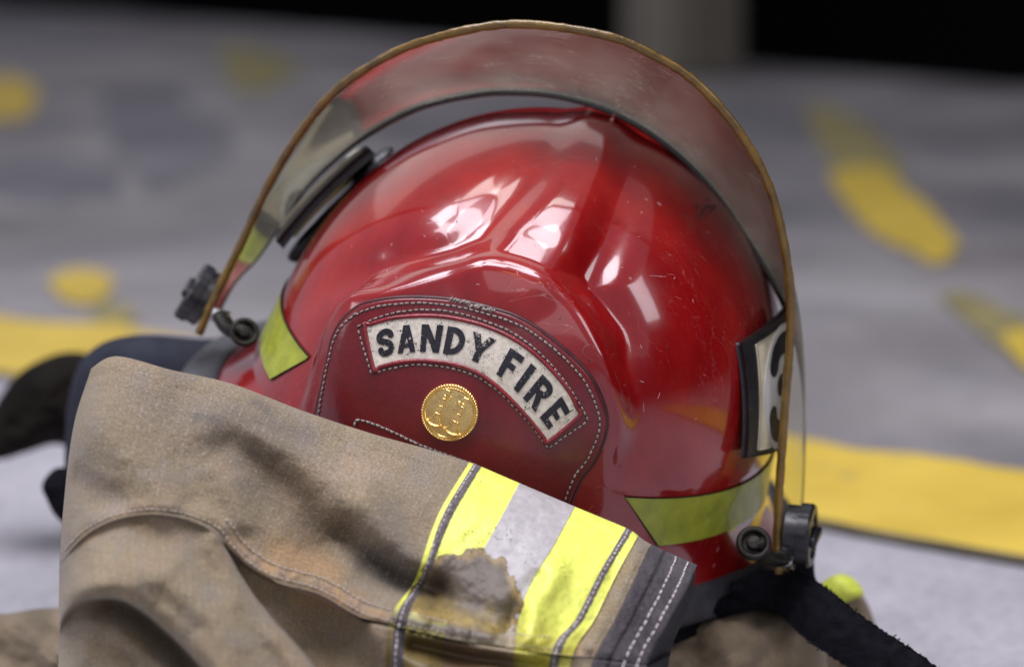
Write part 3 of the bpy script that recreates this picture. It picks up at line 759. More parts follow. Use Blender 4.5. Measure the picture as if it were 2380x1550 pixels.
W = np.stack(W, 1); back = W+np.array([0, .0035, -.001]); n1 = 200*24
per = [i*24 for i in range(200)]+[199*24+k for k in range(1, 24)]+[i*24+23 for i in range(198, -1, -1)]+[k for k in range(22, 0, -1)]
F = [f for f in gridf(200, 24)]+[tuple(i+n1 for i in f[::-1]) for f in gridf(200, 24)]
F += [(per[i], per[(i+1) % len(per)], per[(i+1) % len(per)]+n1, per[i]+n1) for i in range(len(per))]
strap = mk('chin_strap', np.vstack([W.reshape(-1, 3), back.reshape(-1, 3)]), F, BLACKD, helmet)
fz = []
for i in range(26):
    k = RNG.integers(60, 195); sgn = 1 if RNG.random() < .7 else -1; q = cl[k, :2]+nm[k]*hw[k]*sgn*1.0
    a = P(q[0], q[1], cl[k, 2]-.0005); b = a+RNG.normal(0, 1, 3)*np.array([.0008, .0006, .0008]); fz.append(tube([a, (a+b)/2+RNG.normal(0, .0003, 3), b], .00028, 4))
V, F = join(fz); mk('frayed_thread', V, F, BLACKD, strap)['kind'] = 'stuff'
pillow('strap_and_brim_shade', [(1585, 1440), (1620, 1400), (1720, 1372), (1790, 1345), (1822, 1300), (1850, 1270), (1888, 1290), (1895, 1340), (1915, 1390), (1880, 1440), (1800, 1420), (1720, 1425), (1650, 1445)], 1.085, .01, .02, BLACKD, helmet, .001, 60, 4)  # strap below the knob; left arm is a black stand-in for brim shadow

# ------------------------------------------------------------------ turnout coat
coat = root('turnout_coat', (0, 1.05, 0), 'tan turnout coat with lime and silver taped sleeve, heaped before the helmet', 'coat')
# body of the coat: heap under the helmet
body_o = pillow('coat_body', [(1380, 1430), (1500, 1425), (1640, 1400), (1760, 1385), (1850, 1402), (1905, 1450), (1925, 1560), (1950, 1800), (1700, 1880), (1300, 1880), (1200, 1700)], 1.10, .05, .10, CLOTH, coat, .012, 90, 8, coatcol, cen=(1560, 1640), dgrad=(0, -.00008))
sh2 = pillow('coat_skirt', [(1860, 1420), (1905, 1372), (1950, 1350), (1990, 1365), (2020, 1410), (2042, 1480), (2050, 1560), (2070, 1700), (1850, 1750), (1800, 1560)], 1.16, .02, .05, CLOTH, coat, .004, 60, 9, coatcol)
tp = pillow('lime_tape', [(1895, 1378), (1915, 1350), (1950, 1333), (1985, 1345), (2008, 1380), (1975, 1395), (1945, 1408), (1915, 1412)], 1.145, .008, .01, TAPE, sh2, .001, 60, 9, lambda x, y: np.ones(x.shape+(3,))*np.array([.70, .80, .10]))
pillow('coat_body', [(-90, 1450), (20, 1425), (120, 1412), (260, 1420), (500, 1500), (700, 1800), (-90, 1800)], 1.13, .03, .06, CLOTH, coat, .01, 80, 12, coatcol, cen=(250, 1640))
# hidden heap that carries the helmet
az2 = np.linspace(0, 2*math.pi, 120, endpoint=False); fr2 = np.linspace(0.02, 1, 30)
A3, R3 = np.meshgrid(az2, fr2, indexing='ij'); bs = L2W((0, 0, -.07))
X3 = bs[0]-.02+np.cos(A3)*R3*.17; Y3 = bs[1]+.03+np.sin(A3)*R3*.15
Z3 = np.clip(1-R3**3, 0, 1)*.055*(1+.25*fbm(X3*18, Y3*18, 4))+.001
pc3 = np.ones(A3.shape+(3,))*tanc*(1+.3*fbm(X3*12, Y3*12, 6))[..., None]
mk('coat_back', np.stack([X3, Y3, Z3], -1), gridf(120, 30, True)+[tuple(i*30 for i in range(120))[::-1]], CLOTH, coat, colors=pc3)

# sleeve surface
COLS = [[(212, 856), (172, 985), (150, 1150), (138, 1330), (135, 1640)],
        [(272, 828), (240, 1000), (222, 1170), (215, 1370), (230, 1650)],
        [(400, 860), (350, 1030), (320, 1200), (325, 1420), (340, 1660)],
        [(540, 892), (480, 1050), (430, 1215), (430, 1450), (450, 1680)],
        [(700, 953), (630, 1105), (560, 1290), (570, 1470), (590, 1690)],
        [(860, 1006), (780, 1160), (710, 1330), (700, 1490), (710, 1690)],
        [(1000, 1045), (915, 1190), (850, 1350), (810, 1490), (800, 1690)],
        [(1090, 1074), (1016, 1200), (965, 1345), (905, 1450), (890, 1690)],
        [(1116, 1083), (1044, 1208), (993, 1340), (942, 1450), (930, 1690)],
        [(1207, 1122), (1143, 1240), (1083, 1350), (1035, 1460), (1020, 1700)],
        [(1337, 1177), (1283, 1275), (1237, 1350), (1203, 1455), (1180, 1700)],
        [(1441, 1220), (1380, 1325), (1325, 1430), (1270, 1510), (1245, 1720)],
        [(1470, 1234), (1410, 1335), (1358, 1437), (1305, 1520), (1283, 1730)],
        [(1513, 1264), (1480, 1335), (1430, 1440), (1375, 1550), (1350, 1740)],
        [(1620, 1312), (1592, 1378), (1552, 1450), (1500, 1558), (1480, 1750)]]
CG = np.array(COLS, float)                       # [15,5,2]
def crv(Pq, t):
    """catmull-rom over axis 0 of Pq at parameter t (0..len-1)"""
    m = len(Pq); i = np.clip(np.floor(t).astype(int), 0, m-2); f = (t-i)[..., None]
    g0 = lambda k: Pq[np.clip(k, 0, m-1)]
    a, b, c, d = g0(i-1), g0(i), g0(i+1), g0(i+2)
    return .5*(2*b+(-a+c)*f+(2*a-5*b+4*c-d)*f*f+(-a+3*b-3*c+d)*f**3)
def spx(s, t):
    """sleeve (s 0..14, t 0..1) -> measured plane"""
    s, t = np.broadcast_arrays(np.asarray(s, float), np.asarray(t, float)); sh = s.shape; s, t = s.ravel(), t.ravel()
    rows = np.stack([crv(CG[:, k], s) for k in range(5)], 0)         # [5,n,2]
    tt = t*4; i = np.clip(np.floor(tt).astype(int), 0, 3); f = (tt-i)[:, None]; n = np.arange(len(s))
    g0 = lambda k: rows[np.clip(k, 0, 4), n]
    a = np.where((i == 0)[:, None], 2*g0(i)-g0(i+1), g0(i-1)); b, c = g0(i), g0(i+1)
    d = np.where((i == 3)[:, None], 2*g0(i+1)-g0(i), g0(i+2))
    return (.5*(2*b+(-a+c)*f+(2*a-5*b+4*c-d)*f*f+(-a+3*b-3*c+d)*f**3)).reshape(*sh, 2)
SEAM = cr([(120, 1330), (160, 1285), (205, 1240), (270, 1208), (350, 1195), (430, 1205), (500, 1235), (530, 1275), (580, 1320), (640, 1352), (740, 1380), (840, 1435), (945, 1462), (1050, 1485), (1180, 1508), (1290, 1520), (1400, 1535), (1600, 1560)], 300)
seam_reg = np.vstack([SEAM, [[1700, 600], [0, 600], [0, 1330]]])
G1 = lambda x, y, pl, w: np.exp(-(pdist(x, y, pl)/w)**2)
FOLD2 = cr([(128, 1500), (150, 1440), (197, 1397), (270, 1392), (319, 1415), (373, 1458), (441, 1524), (500, 1600), (560, 1720)], 120)
FOLD2R = np.vstack([FOLD2, [[100, 1900], [60, 1700]]])
FOLD3 = cr([(524, 1266), (568, 1352), (617, 1418), (685, 1491), (735, 1556), (830, 1700)], 120)
FOLD3R = np.vstack([FOLD3, [[1700, 1700], [1700, 1560], [1290, 1520], [1050, 1485], [840, 1435], [640, 1352]]])
BURN = [(1000, 1300), (1060, 1283), (1120, 1280), (1165, 1300), (1200, 1345), (1215, 1400), (1205, 1440), (1180, 1470), (1100, 1462), (1000, 1440), (940, 1420), (965, 1350)]
def wrinkle(x, y):
    """metres towards the camera"""
    sdm = pdist(x, y, SEAM); up = inside(x, y, seam_reg); sg = np.where(up, sdm, -sdm)
    h = .0042*ss(-7, 5, sg)+.0012*np.exp(-((sg-20)/16)**2)
    low = ss(4, -10, sg)
    h += -.011*G1(x, y, [(530, 1040), (620, 1100), (700, 1180), (740, 1260)], 48)
    h += .005*G1(x, y, [(600, 985), (740, 1060), (850, 1170), (880, 1260)], 66)
    h += .0045*G1(x, y, [(480, 1000), (535, 1100), (560, 1200)], 40)
    h += -.003*G1(x, y, [(420, 930), (440, 1040), (450, 1150)], 40)
    h += .004*G1(x, y, [(250, 1000), (330, 1090), (380, 1160)], 50)
    h += -.004*G1(x, y, [(180, 1120), (260, 1160)], 40)
    h += -.013*G1(x, y, [(800, 1240), (860, 1310), (930, 1350), (1010, 1372)], 34)
    h += .005*G1(x, y, [(860, 1180), (930, 1260), (960, 1300)], 40)
    h += -.006*G1(x, y, [(1040, 1400), (1120, 1420), (1200, 1440)], 40)*.8
    h += .004*G1(x, y, [(1290, 1330), (1240, 1400), (1230, 1470)], 30)
    h += -.004*G1(x, y, [(1250, 1345), (1205, 1400), (1180, 1480)], 22)
    h += -.004*G1(x, y, [(1440, 1330), (1400, 1420), (1350, 1500)], 26)+.003*G1(x, y, [(1490, 1270), (1440, 1370), (1370, 1500)], 14)
    # big rolls under the seam
    h += low*(.014*G1(x, y, [(130, 1400), (250, 1335), (390, 1345), (490, 1440), (560, 1600)], 62)
              - 0*x
              + 0*x
              - .006*G1(x, y, [(640, 1390), (740, 1500), (830, 1680)], 58)
              - .012*G1(x, y, [(760, 1430), (860, 1520), (900, 1650)], 60)
              + .006*G1(x, y, [(860, 1480), (980, 1560), (1000, 1660)], 40) - .010*G1(x, y, [(960, 1500), (1100, 1530), (1260, 1550)], 20))
    d2 = pdist(x, y, FOLD2); s2 = np.where(inside(x, y, FOLD2R), d2, -d2)            # inside the lower fold is positive
    h += -.030*ss(-9, 6, s2)*np.exp(-np.clip(s2, 0, 400)/140)+.009*np.exp(-((s2-62)/34)**2)+.004*np.exp(-((s2+26)/26)**2)*low
    d3 = pdist(x, y, FOLD3); s3 = np.where(inside(x, y, FOLD3R), d3, -d3)*low
    h += -.018*ss(-14, 8, s3)*np.exp(-np.clip(s3, 0, 400)/120)+.004*np.exp(-((s3+30)/26)**2)*low
    # seam puckers
    pk = np.exp(-((sg-22)/20)**2); h += pk*.0006*np.sin(x*.13+2*vnoise(x/30, y/30, 4))*ss(500, 620, x)
    h += .0008*fbm(x/130, y/130, 50, 3)+.00028*fbm(x/26, y/26, 55, 3)
    return h
def sdepth(s, t, x, y, side=1):
    R = np.sqrt(np.clip(1-(1-np.clip(t/.26, 0, 1))**2, 0, 1)); Lf = np.sqrt(np.clip(1-(1-np.clip(s/1.9, 0, 1))**2, 0, 1))
    base = .955+.012*ss(0, 6, s)-.0*s
    if side > 0: return base-.034*R*Lf-.055*np.clip(t-.1, 0, 1)*Lf-wrinkle(x, y)*np.clip(R*1.6, 0, 1)*np.clip(Lf*1.6, 0, 1)
    return base+.03*R*Lf
def sleeve_pt(s, t, off=0.):
    q = spx(s, t); x, y = q[..., 0], q[..., 1]; return P(x, y, sdepth(s, t, x, y)-off), x, y
def sgrid(s0, s1, ns, t0, t1, nt_, off=0., sfun=None):
    s, t = np.meshgrid(np.linspace(s0, s1, ns), np.linspace(t0, t1, nt_)**1.0, indexing='ij')
    if t0 == 0: t = np.where(t < .1, t*t/.1*.5+t*.5, t)
    w, x, y = sleeve_pt(s, t, off); return w, x, y, s, t
def uvof(w):
    du = np.linalg.norm(np.diff(w, axis=0), axis=-1); dv = np.linalg.norm(np.diff(w, axis=1), axis=-1)
    u = np.vstack([np.zeros((1, w.shape[1])), np.cumsum(du, 0)]); u = np.broadcast_to(u.mean(1, keepdims=True), u.shape)
    v = np.hstack([np.zeros((w.shape[0], 1)), np.cumsum(dv, 1)]); v = np.broadcast_to(v.mean(0, keepdims=True), v.shape)*.7+v*.3; return np.stack([u, v], -1)
def tancol(x, y):
    n1, n2, n3 = fbm(x/120, y/120, 70), fbm(x/55, y/55, 74), fbm(x/22, y/22, 78)
    c = np.ones(x.shape+(3,))*np.array([.222, .178, .112])
    c = c*(1+.10*n1+.08*n3)[..., None]
    def mixto(c, k, col): return c*(1-k[..., None])+np.array(col)*k[..., None]
    c = mixto(c, ss(.05, .8, n2)*.35, (.235, .205, .18))
    c = mixto(c, ss(.1, .7, fbm(x/75, y/60, 90))*.35, (.27, .19, .115))
    for pl, w, a, col in (([(350, 930), (520, 1010), (620, 1060)], 75, .55, (.15, .125, .10)), ([(540, 960), (720, 1010)], 26, .5, (.11, .095, .085)), ([(600, 1110), (700, 1190), (740, 1290)], 52, .75, (.10, .075, .048)),  # last stroke: shade of the diagonal dent painted into the cloth
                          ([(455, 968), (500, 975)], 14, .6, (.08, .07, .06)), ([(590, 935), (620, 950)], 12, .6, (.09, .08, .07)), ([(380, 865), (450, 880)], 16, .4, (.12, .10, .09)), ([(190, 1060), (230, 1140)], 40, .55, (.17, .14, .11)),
                          ([(860, 1300), (960, 1350), (1010, 1400)], 48, .85, (.055, .048, .045)), ([(900, 1200), (930, 1290)], 40, .4, (.12, .10, .09)), ([(650, 1280), (760, 1330)], 40, .6, (.36, .22, .10)),  # first stroke: deep fold shadow beside the tape painted in
                          ([(700, 1390), (830, 1400)], 26, .5, (.33, .19, .08)), ([(930, 1460), (1080, 1500), (1250, 1540)], 26, .85, (.06, .052, .05)), ([(930, 1540), (1100, 1560)], 36, .7, (.24, .13, .05)),  # second stroke: shadow of the gap under the seam painted in
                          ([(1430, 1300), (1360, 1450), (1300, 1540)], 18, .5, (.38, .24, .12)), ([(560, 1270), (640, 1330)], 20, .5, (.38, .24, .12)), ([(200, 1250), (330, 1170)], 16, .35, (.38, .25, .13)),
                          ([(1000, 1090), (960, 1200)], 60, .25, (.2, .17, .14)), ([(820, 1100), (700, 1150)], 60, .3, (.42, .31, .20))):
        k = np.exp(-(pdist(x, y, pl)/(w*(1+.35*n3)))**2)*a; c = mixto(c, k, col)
    sdm = pdist(x, y, SEAM); up = inside(x, y, seam_reg); sg = np.where(up, sdm, -sdm)
    ban = np.exp(-((sg-20)/17)**2); st_ = ss(-.1, .5, vnoise(x/16, y/60, 95)); c = mixto(c, ban*st_*.5*ss(450, 600, x), (.38, .24, .12)); c = mixto(c, ban*(1-st_)*.4, (.24, .20, .17))
    c = mixto(c, np.exp(-((sg+1)/3.5)**2)*.6, (.05, .04, .035))
    return c
# front and back of the sleeve
w, x, y, s, t = sgrid(0, 7.02, 460, 0, 1, 420)
uv1 = uvof(w); c1 = tancol(x, y)
w2, x2, y2, s2, t2 = sgrid(12.4, 13.1, 60, 0, 1, 300, 0.); uv2 = uvof(w2); c2 = tancol(x2, y2)*1.04
# back side follows the same outline deeper in
sb, tb = np.meshgrid(np.linspace(0, 14, 160), np.linspace(0, 1, 90)**1.3, indexing='ij'); qb = spx(sb, tb)
wb = P(qb[..., 0], qb[..., 1], sdepth(sb, tb, qb[..., 0], qb[..., 1], -1)); uvb = uvof(wb); cb = tancol(qb[..., 0], qb[..., 1])
# underlying cloth beneath the tapes
wm, xm, ym, sm, tm = sgrid(7., 12.42, 300, 0, 1, 260, -.0003); cm = tancol(xm, ym)
allV, allF, allU, allC, o = [], [], [], [], 0
for ww, uu, cc, fl in ((w, uv1, c1, 0), (w2, uv2, c2, 0), (wb, uvb, cb, 1), (wm, uvof(wm), cm, 0)):
    allV.append(ww.reshape(-1, 3)); allF += gridf(ww.shape[0], ww.shape[1], off=o, flip=bool(fl)); allU.append(uu.reshape(-1, 2)); allC.append(cc.reshape(-1, 3)); o += ww.shape[0]*ww.shape[1]
sleeve = mk('sleeve', np.vstack(allV), allF, TAN, coat, colors=np.vstack(allC), uv=np.vstack(allU))
def strip(name, s0, s1, ns, off, mat, colf, t0=0, t1=1, nt_=420, edge=True, par=None):
    w, x, y, s, t = sgrid(s0, s1, ns, t0, t1, nt_, off)
    if edge:
        e0 = sgrid(s0, s1, ns, t0, t1, nt_, -.0006)[0]; w[0] = e0[0]; w[-1] = e0[-1]
        # top rolls over
    return mk(name, w, gridf(ns, nt_), mat, par or sleeve, colors=colf(x, y, s, t), uv=uvof(w))
sdb = lambda x, y: np.where(inside(x, y, cr(BURN, 120, True)), -1, 1)*pdist(x, y, BURN, True)
def burnmix(c, x, y):
    j = 9*fbm(x/26, y/26, 101, 4); d = sdb(x, y)+j
    k = ss(1.5, -1.5, d); n = fbm(x/30, y/30, 104)
    ochre = np.array([.26, .185, .075]); core = np.array([.100, .078, .056])*np.ones(x.shape+(3,))*(1+.16*n)[..., None]
    c2 = ochre+(core-ochre)*ss(-3, -24, d+9*n)[..., None]
    c = c*(1-k[..., None])+c2*k[..., None]
    crack = np.exp(-((d+1)/1.6)**2)*ss(-.3, .1, fbm(x/8, y/8, 108, 3)); c = c*(1-.8*crack[..., None])
    # grime towards the lower seam
    g2 = ss(1420, 1500, y+20*n+.25*(1250-x))*.55; c = c*(1-g2[..., None])+np.array([.36, .26, .05])*g2[..., None]
    sdm = pdist(x, y, SEAM); up = inside(x, y, seam_reg); sg = np.where(up, sdm, -sdm)
    kk = np.exp(-((sg-18)/20)**2)*ss(1250, 1100, x)*.95; c = c*(1-kk[..., None])+np.array([.085, .07, .06])*kk[..., None]
    kk = ss(0, -8, sg)*ss(1280, 1150, x)*.9; c = c*(1-kk[..., None])+np.array([.10, .06, .03])*kk[..., None]
    sp = ss(.62, .68, vnoise(x/3.1, y/3.1, 120))*ss(.3, .6, vnoise(x/40, y/40, 121)); return c*(1-.7*sp[..., None])
def lime(x, y, s, t):
    c = np.ones(x.shape+(3,))*np.array([.78, .84, .15])*(1+.03*fbm(x/60, y/60, 130))[..., None]
    return burnmix(c, x, y)
def silver(x, y, s, t):
    c = np.ones(x.shape+(3,))*np.array([.42, .40, .40])*(1+.04*fbm(x/50, y/50, 133))[..., None]
    wv = ss(.2, .6, fbm(x/60, y/25, 140))*ss(1240, 1330, y)*.5; c = c*(1-wv[..., None])+np.array([.30, .30, .29])*wv[..., None]
    return burnmix(c, x, y)
def braid(x, y, s, t):
    n = fbm(x/5, y/5, 150, 3); c = np.ones(x.shape+(3,))*np.array([.155, .135, .135])*(1+.35*n)[..., None]
    k = ss(1300, 1380, y)*ss(1250, 1150, x)*.6; return c*(1-k[..., None])+np.array([.04, .037, .045])*k[..., None]
strip('lime_tape', 7.0, 11.95, 420, .0008, TAPE, lime, edge=True)
strip('silver_strip', 9.0, 10.0, 130, .0014, TAPE, silver)
strip('lime_piping', 11.9, 12.42, 40, .0012, TAPE, lime)
def ropestrip(name, s0, s1):
    ns, nt_ = 26, 700; w, x, y, s, t = sgrid(s0, s1, ns, 0, 1, nt_, 0.)
    k = (s-s0)/(s1-s0); hgt = .0007+.0013*np.sqrt(np.clip(1-(2*k-1)**2, 0, 1))-.0007*np.exp(-((k-.5)/.10)**2)
    hgt = hgt+.00025*fbm(x/3.5, y/3.5, 155, 2); w = P(x, y, sdepth(s, t, x, y)-hgt); return mk(name, w, gridf(ns, nt_), GREYB, sleeve, colors=braid(x, y, s, t), uv=uvof(w))
b1 = ropestrip('grey_braid', 7.28, 8.05); b2 = ropestrip('grey_braid', 11.3, 12.02)
def sthreads(fs, pitch, dash, r, mat, name, par, off, t0=0.01, t1=.99, pts=None):
    """thread dashes along a line on the sleeve"""
    if pts is None:
        t = np.linspace(t0, t1, 1200); s = fs(t); w, x, y = sleeve_pt(s, t, off)
    else:
        w, x, y = pts
    L = np.r_[0, np.cumsum(np.linalg.norm(np.diff(w, axis=0), axis=1))]; parts = []; q = 0.
    while q+dash < L[-1]:
        u = np.linspace(q, q+dash, 4); p = np.stack([np.interp(u, L, w[:, k]) for k in range(3)], -1)
        p = p+np.array([0, .0003, 0])*np.array([1.2, 0, 0, 1.2])[:, None]+RNG.normal(0, .00008, 3); parts.append(tube(p, r, 5)); q += pitch*RNG.uniform(.9, 1.1)
    V, F = join(parts); return mk(name, V, F, mat, par)
sthreads(lambda t: 7.66+0*t, .0026, .0018, .00030, THREADW, 'stitching', b1, .0016); sthreads(lambda t: 11.66+0*t, .0026, .0018, .00030, THREADW, 'stitching', b2, .0016)
# cuff: heavy grey band with two rows of white stitching
def cuffc(x, y, s, t):
    n = fbm(x/4, y/9, 160, 3); c = np.ones(x.shape+(3,))*np.array([.060, .052, .059])*(1+.25*n+.25*fbm(x/45, y/45, 163))[..., None]
    return c*(1-.75*np.exp(-((s-13.30)/.035)**2))[..., None]
w, x, y, s, t = sgrid(12.98, 14, 160, 0, 1, 420, 0.)
hg = .0022*ss(12.98, 13.06, s)+.0011*ss(13.30, 13.34, s)-.0006*np.exp(-((s-13.3)/.03)**2)-.0025*ss(13.9, 14.0, s)**2
for r_ in (13.53, 13.76): hg -= .0006*np.exp(-((s-r_)/.02)**2)
w = P(x, y, sdepth(s, t, x, y)-hg*np.clip(t*12+.2, 0, 1)-.0002*fbm(x/5, y/5, 170))
cuff = mk('cuff', w, gridf(160, 420), GREYB, sleeve, colors=cuffc(x, y, s, t), uv=uvof(w))
sthreads(lambda t: 13.53+0*t, .0034, .0023, .00034, THREADW, 'stitching', cuff, .0032); sthreads(lambda t: 13.76+0*t, .0034, .0023, .00034, THREADW, 'stitching', cuff, .0034)
# inside of the cuff
tt = np.linspace(0, 1, 160); e0, x0, y0 = sleeve_pt(np.full(160, 14.), tt, -.001)
inner2 = np.array([(1618, 1316), (1608, 1372), (1588, 1440), (1556, 1530), (1525, 1780)], float); i2 = crv(inner2, tt*4)
k = np.linspace(0, 1, 14); W = []
for q in k:
    xx = x0*(1-q)+i2[:, 0]*q; yy = y0*(1-q)+i2[:, 1]*q; dd = sdepth(np.full(160, 14.), tt, x0, y0)+.001+.04*q**.7; W.append(P(xx, yy, dd))
W = np.stack(W, 1); mk('cuff_lining', W, gridf(160, 14), simple('black_lining', (.012, .012, .016), .9, .4, 300, .5, 900), sleeve)
# seam stitching, two rows following the seam
def seam_row(offp):
    tg = np.gradient(SEAM, axis=0); tg /= np.linalg.norm(tg, axis=1)[:, None]; nn_ = np.stack([tg[:, 1], -tg[:, 0]], -1); return SEAM+nn_*offp
tb_s, tb_t = np.meshgrid(np.linspace(0, 14, 500), np.linspace(0, 1, 300), indexing='ij'); tb_q = spx(tb_s, tb_t).reshape(-1, 2)
def line_on_sleeve(l, off):
    out = []
    for q in l:
        k = np.argmin(((tb_q-q)**2).sum(1)); s_, t_ = tb_s.ravel()[k], tb_t.ravel()[k]; out.append(float(sdepth(np.array(s_), np.array(t_), np.array(q[0]), np.array(q[1]))))
    d = np.array(out); d = np.convolve(np.pad(d, 2, 'edge'), np.ones(5)/5, 'valid'); return P(l[:, 0], l[:, 1], d-off), l[:, 0], l[:, 1]
for offp, lo, mt in ((12, 150, THREADD), (38, 520, THREADD)):
    l = seam_row(offp); l = l[(l[:, 0] > lo) & (l[:, 0] < 1290)]; l = resample(l, 500)
    sthreads(None, .0023, .0016, .00026, mt, 'stitching', sleeve, 0, pts=line_on_sleeve(l, .0009))

# ------------------------------------------------------------------ setting
def fl(pts, z): return floor_pt(np.array(pts, float)[:, 0], np.array(pts, float)[:, 1], z)
def sheet(name, V, mat, z, kind='structure'):
    V = np.array(V, float); V[:, 2] = z; o = mk(name, V, [tuple(range(len(V)))], mat, smooth=False); o['kind'] = kind; return o
CFAR = m_concrete('grey_floor_concrete', (.155, .143, .143), (.37, .35, .352), 2.4, (.12, .118, .135))
CNEAR = m_concrete('pale_apron_concrete', (.33, .32, .345), (.43, .42, .45), 5., (.26, .255, .285))
sheet('ground', [(-30, -20, 0), (30, -20, 0), (30, 40, 0), (-30, 40, 0)], CFAR, 0)
# line where the pale apron meets the grey floor, following the painted stripe
a, b = fl([(0, 880), (2380, 1310)], 0); dr = (b-a)/np.linalg.norm(b-a); nrm = np.array([dr[1], -dr[0], 0])
L0, L1 = a-dr*8, b+dr*8
sheet('apron', [L0, L0+nrm*6, L1+nrm*6, L1], CNEAR, .002)
def ragged(a, b, w0, w1, n, amp, seed):
    t = np.linspace(0, 1, n); p = a[None]+(b-a)[None]*t[:, None]; s = t*np.linalg.norm(b-a)
    u = p+nrm*(w0+amp*fbm(s*9, s*0+seed, seed)[:, None]); l = p-nrm*(w1+amp*fbm(s*9, s*0+seed+5, seed+9)[:, None]); return np.vstack([u, l[::-1]])
PAINT = m_paint()
a2, b2 = fl([(0, 745), (2380, 1100)], 0); wdt = abs((a2-a)@nrm), abs((b2-b)@nrm); print('stripe width', wdt)
wd = (wdt[0]+wdt[1])/2
quad = [a-dr*1.5, b+dr*1.5]; qa = a2-dr*1.5; qb = b2+dr*1.5
n_ = 300; tq = np.linspace(0, 1, n_)[:, None]; lowr = quad[0]*(1-tq)+quad[1]*tq+nrm*.006*fbm(tq*30, tq*0, 3); upr = qa*(1-tq)+qb*tq-nrm*(.016*fbm(tq*40, tq*0, 8)+.028*ss(.1, .6, vnoise(tq*60, tq*0, 9)))
V = np.vstack([lowr, upr]); V[:, 2] = .004
o = mk('painted_line', V, [(i, i+1, n_+i+1, n_+i) for i in range(n_-1)], PAINT, smooth=False); o['kind'] = 'structure'
# dark joint along the stripe
V = np.vstack([lowr+nrm*.008, lowr-nrm*.007]); V[:, 2] = .0052
o = mk('floor_joint', V, [(i, i+1, n_+i+1, n_+i) for i in range(n_-1)], simple('dirty_joint', (.10, .085, .05), .9, .6, 20), smooth=False); o['kind'] = 'structure'
STAIN = m_concrete('stained_concrete', (.10, .098, .115), (.25, .24, .25), 2.6, (.09, .093, .12)); PALE = simple('pale_scuff', (.30, .29, .31), .6, .25, 7)

def blot(poly, z, mat, seed):
    c = cr(poly, 90, True)[:-1]; m = c.mean(0); r = 1+.10*fbm(np.arange(89)*.35, np.zeros(89), seed)[:, None]; c = m+(c-m)*r
    V = fl(c, z); V[:, 2] = z; o = mk('paint_patch', V, [tuple(range(len(V)))], mat, smooth=False); o['kind'] = 'structure'
FAINT = simple('faded_paint', (.27, .235, .10), .6, .25, 12)
blot([(-60, 200), (20, 180), (80, 205), (90, 240), (50, 275), (-60, 275)], .003, PAINT, 1)
blot([(110, 650), (150, 630), (210, 625), (255, 645), (250, 685), (200, 705), (140, 690)], .003, PAINT, 2)
blot([(1930, 390), (2040, 395), (2110, 440), (2190, 520), (2235, 590), (2150, 595), (2060, 555), (1990, 500), (1950, 440)], .003, PAINT, 3)
blot([(520, 110), (640, 130), (690, 165), (600, 215), (540, 195)], .003, FAINT, 4)
blot([(2190, 690), (2260, 680), (2340, 720), (2400, 750), (2400, 860), (2330, 810), (2270, 760)], .003, FAINT, 5)
blot([(2330, 780), (2400, 760), (2460, 800), (2460, 860), (2380, 850)], .0045, PAINT, 6)
blot([(230, 700), (300, 710), (320, 740), (260, 750), (220, 730)], .003, FAINT, 7)
blot([(1880, 250), (1980, 270), (2080, 360), (2090, 400), (1960, 390), (1900, 330)], .0025, FAINT, 8)
def stain(cx, cy, rx, ry, mat, seed, z):
    a = np.linspace(0, 2*math.pi, 24, endpoint=False); r = 1+.35*fbm(np.cos(a)*1.5+5, np.sin(a)*1.5+5, seed); c = np.stack([cx+rx*r*np.cos(a), np.maximum(cy+ry*r*np.sin(a), 45)], -1)
    c = cr(c, 120, True)[:-1]; V = fl(c, z); V[:, 2] = z; o = mk('floor_stain', V, [tuple(range(len(V)))], mat, smooth=False); o['kind'] = 'structure'
for i, a_ in enumerate(((380, 330, 150, 120, STAIN), (140, 420, 160, 50, STAIN))):
    stain(*a_[:5], 20+i, .0012+.00005*i)
# dark wall and post beyond
wa, wb_ = fl([(300, 35), (2380, 205)], 0); wd_ = (wb_-wa)/np.linalg.norm(wb_-wa); wn = np.array([-wd_[1], wd_[0], 0])
A0, B0 = wa-wd_*14, wb_+wd_*10; up = np.array([0, 0, 4.])
V = [A0, B0, B0+up, A0+up, A0+wn*.3, B0+wn*.3, B0+wn*.3+up, A0+wn*.3+up]
wl = mk('dark_wall', V, [(0, 1, 2, 3), (4, 7, 6, 5), (0, 4, 5, 1), (3, 2, 6, 7), (0, 3, 7, 4), (1, 5, 6, 2)], simple('unlit_interior_dark', (.003, .003, .0035), 1.), smooth=False)  # darkness of the unlit interior put into the near-black colour
dull(wl.data.materials[0], 0.)
wl['label'] = 'black unlit wall along the far end of the floor'; wl['category'] = 'wall'
pl0 = fl([(1437, 168), (1712, 190)], 0); pw = 275/FPX*tov(pl0[0])[2]; pd = wd_.copy(); pl0[1] = pl0[0]+pd*pw; pf = np.array([-pd[1], pd[0], 0]); c = (pl0[0]+pl0[1])/2+np.array([0, 0, 1.8])
V, F = box(c+pf*pw*.3, [pd, pf, np.array([0, 0, 1.])], [pw/2, pw*.3, 1.8])
post = mk('beige_post', V, F, simple('beige_paint', (.135, .122, .096), .7, .1, 3), smooth=False); bevel(post, .02)
post['label'] = 'blurred beige post standing before the black wall'; post['category'] = 'post'
V, F = box(c-pf*.012+pd*pw*.22, [pd, pf, np.array([0, 0, 1.])], [pw*.17, .01, 1.79]); mk('post_panel', V, F, simple('beige_light', (.18, .16, .125), .7, .1, 3), post, smooth=False)

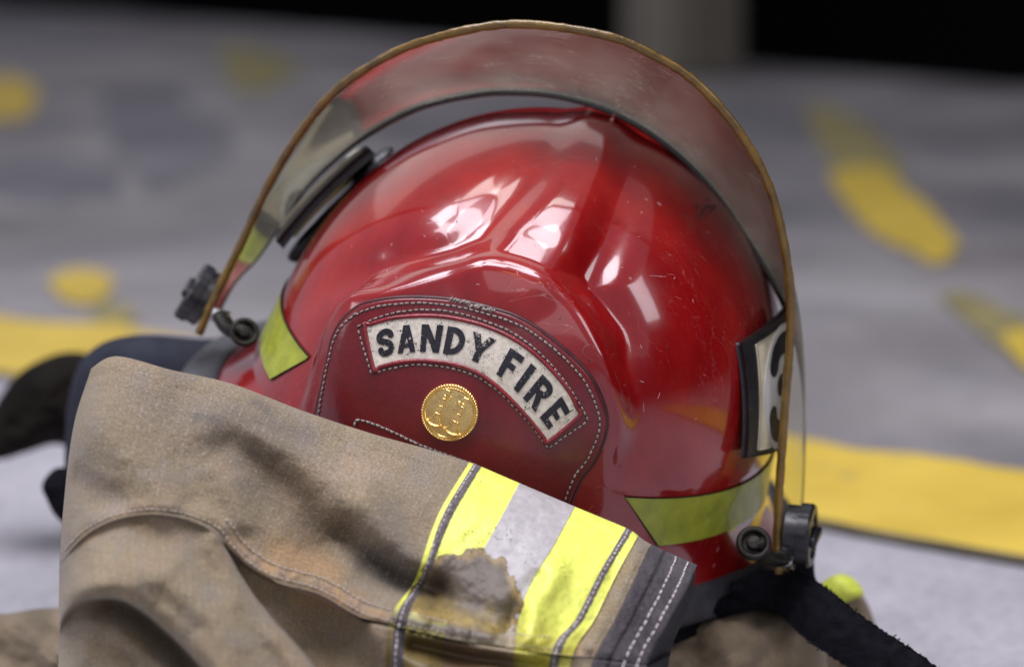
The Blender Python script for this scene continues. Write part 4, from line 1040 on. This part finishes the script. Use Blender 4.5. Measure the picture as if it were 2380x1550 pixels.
# ------------------------------------------------------------------ light and camera
wrld = bpy.data.worlds.new('World'); S.world = wrld; wrld.use_nodes = True
bg = wrld.node_tree.nodes['Background']; bg.inputs[0].default_value = (.80, .80, .95, 1); bg.inputs[1].default_value = .40
def area(loc, target, sx, sy, L, col):
    l = bpy.data.lights.new('bay_and_fill_light', 'AREA'); l.shape = 'RECTANGLE'; l.size = sx; l.size_y = sy; l.energy = L*math.pi*sx*sy; l.color = col
    o = bpy.data.objects.new('bay_and_fill_light', l); COL.objects.link(o); o.location = loc
    o.rotation_euler = (Vector(target)-Vector(loc)).to_track_quat('-Z', 'Y').to_euler()
if True:                                                         # directions in which the bright reflections look
    for q in ((1030, 510), (1060, 560), (1240, 540), (1260, 620), (1420, 640), (1450, 700), (1490, 900), (770, 780)):
        w, n = hit(*q); v = w-CAM; v /= np.linalg.norm(v); r = v-2*(v@n)*n; print('REFL', q, np.round(r, 2), 'n', np.round(n, 2))
T = tuple(HC)
for k, La, Lb in ((-1, 10, 12.5), (0, 11.5, 8), (1, 12, 9)):
    area((-.36+k*.72, .33, 2.32), T, .67, .60, La, (.97, .92, 1.)); area((-.36+k*.72, .98, 2.48), T, .67, .64, Lb, (.92, .92, 1.))
area((-2.6, .7, 1.15), T, .5, .8, 4, (.95, .93, 1.)); area((2.0, .1, 1.5), T, .6, .8, 5, (.95, .93, 1.))
area((-.25, -.6, 1.6), T, .22, .10, 8, (1., .50, .16)); area((.5, -.4, 1.5), T, .10, .2, 8, (1., .50, .16))  # warm interior lamps of the bay
area((-.3, -2.6, 1.9), T, 3.0, 1.5, .9, (.96, .95, 1.))  # added soft fill behind the camera, brightens the sleeve
area((0, 6.8, 4.2), (0, 6.8, 0), 9, 5.5, .75, (.95, .94, 1.))  # added overhead lamp that brightens the far floor

cam = bpy.data.cameras.new('camera'); cam.lens = 85; cam.sensor_width = 36; cam.clip_end = 200; cam.clip_start = .05
cam.dof.use_dof = True; cam.dof.focus_distance = .985; cam.dof.aperture_fstop = 5.0
co = bpy.data.objects.new('camera', cam); COL.objects.link(co); co.location = CAM; co.rotation_euler = (math.pi/2-PITCH, 0, 0); S.camera = co
S.view_settings.view_transform = 'Standard'; S.view_settings.look = 'None'; S.view_settings.exposure = 0; S.view_settings.gamma = 1
S.cycles.use_denoising = True; S.cycles.max_bounces = 8; S.cycles.transparent_max_bounces = 12
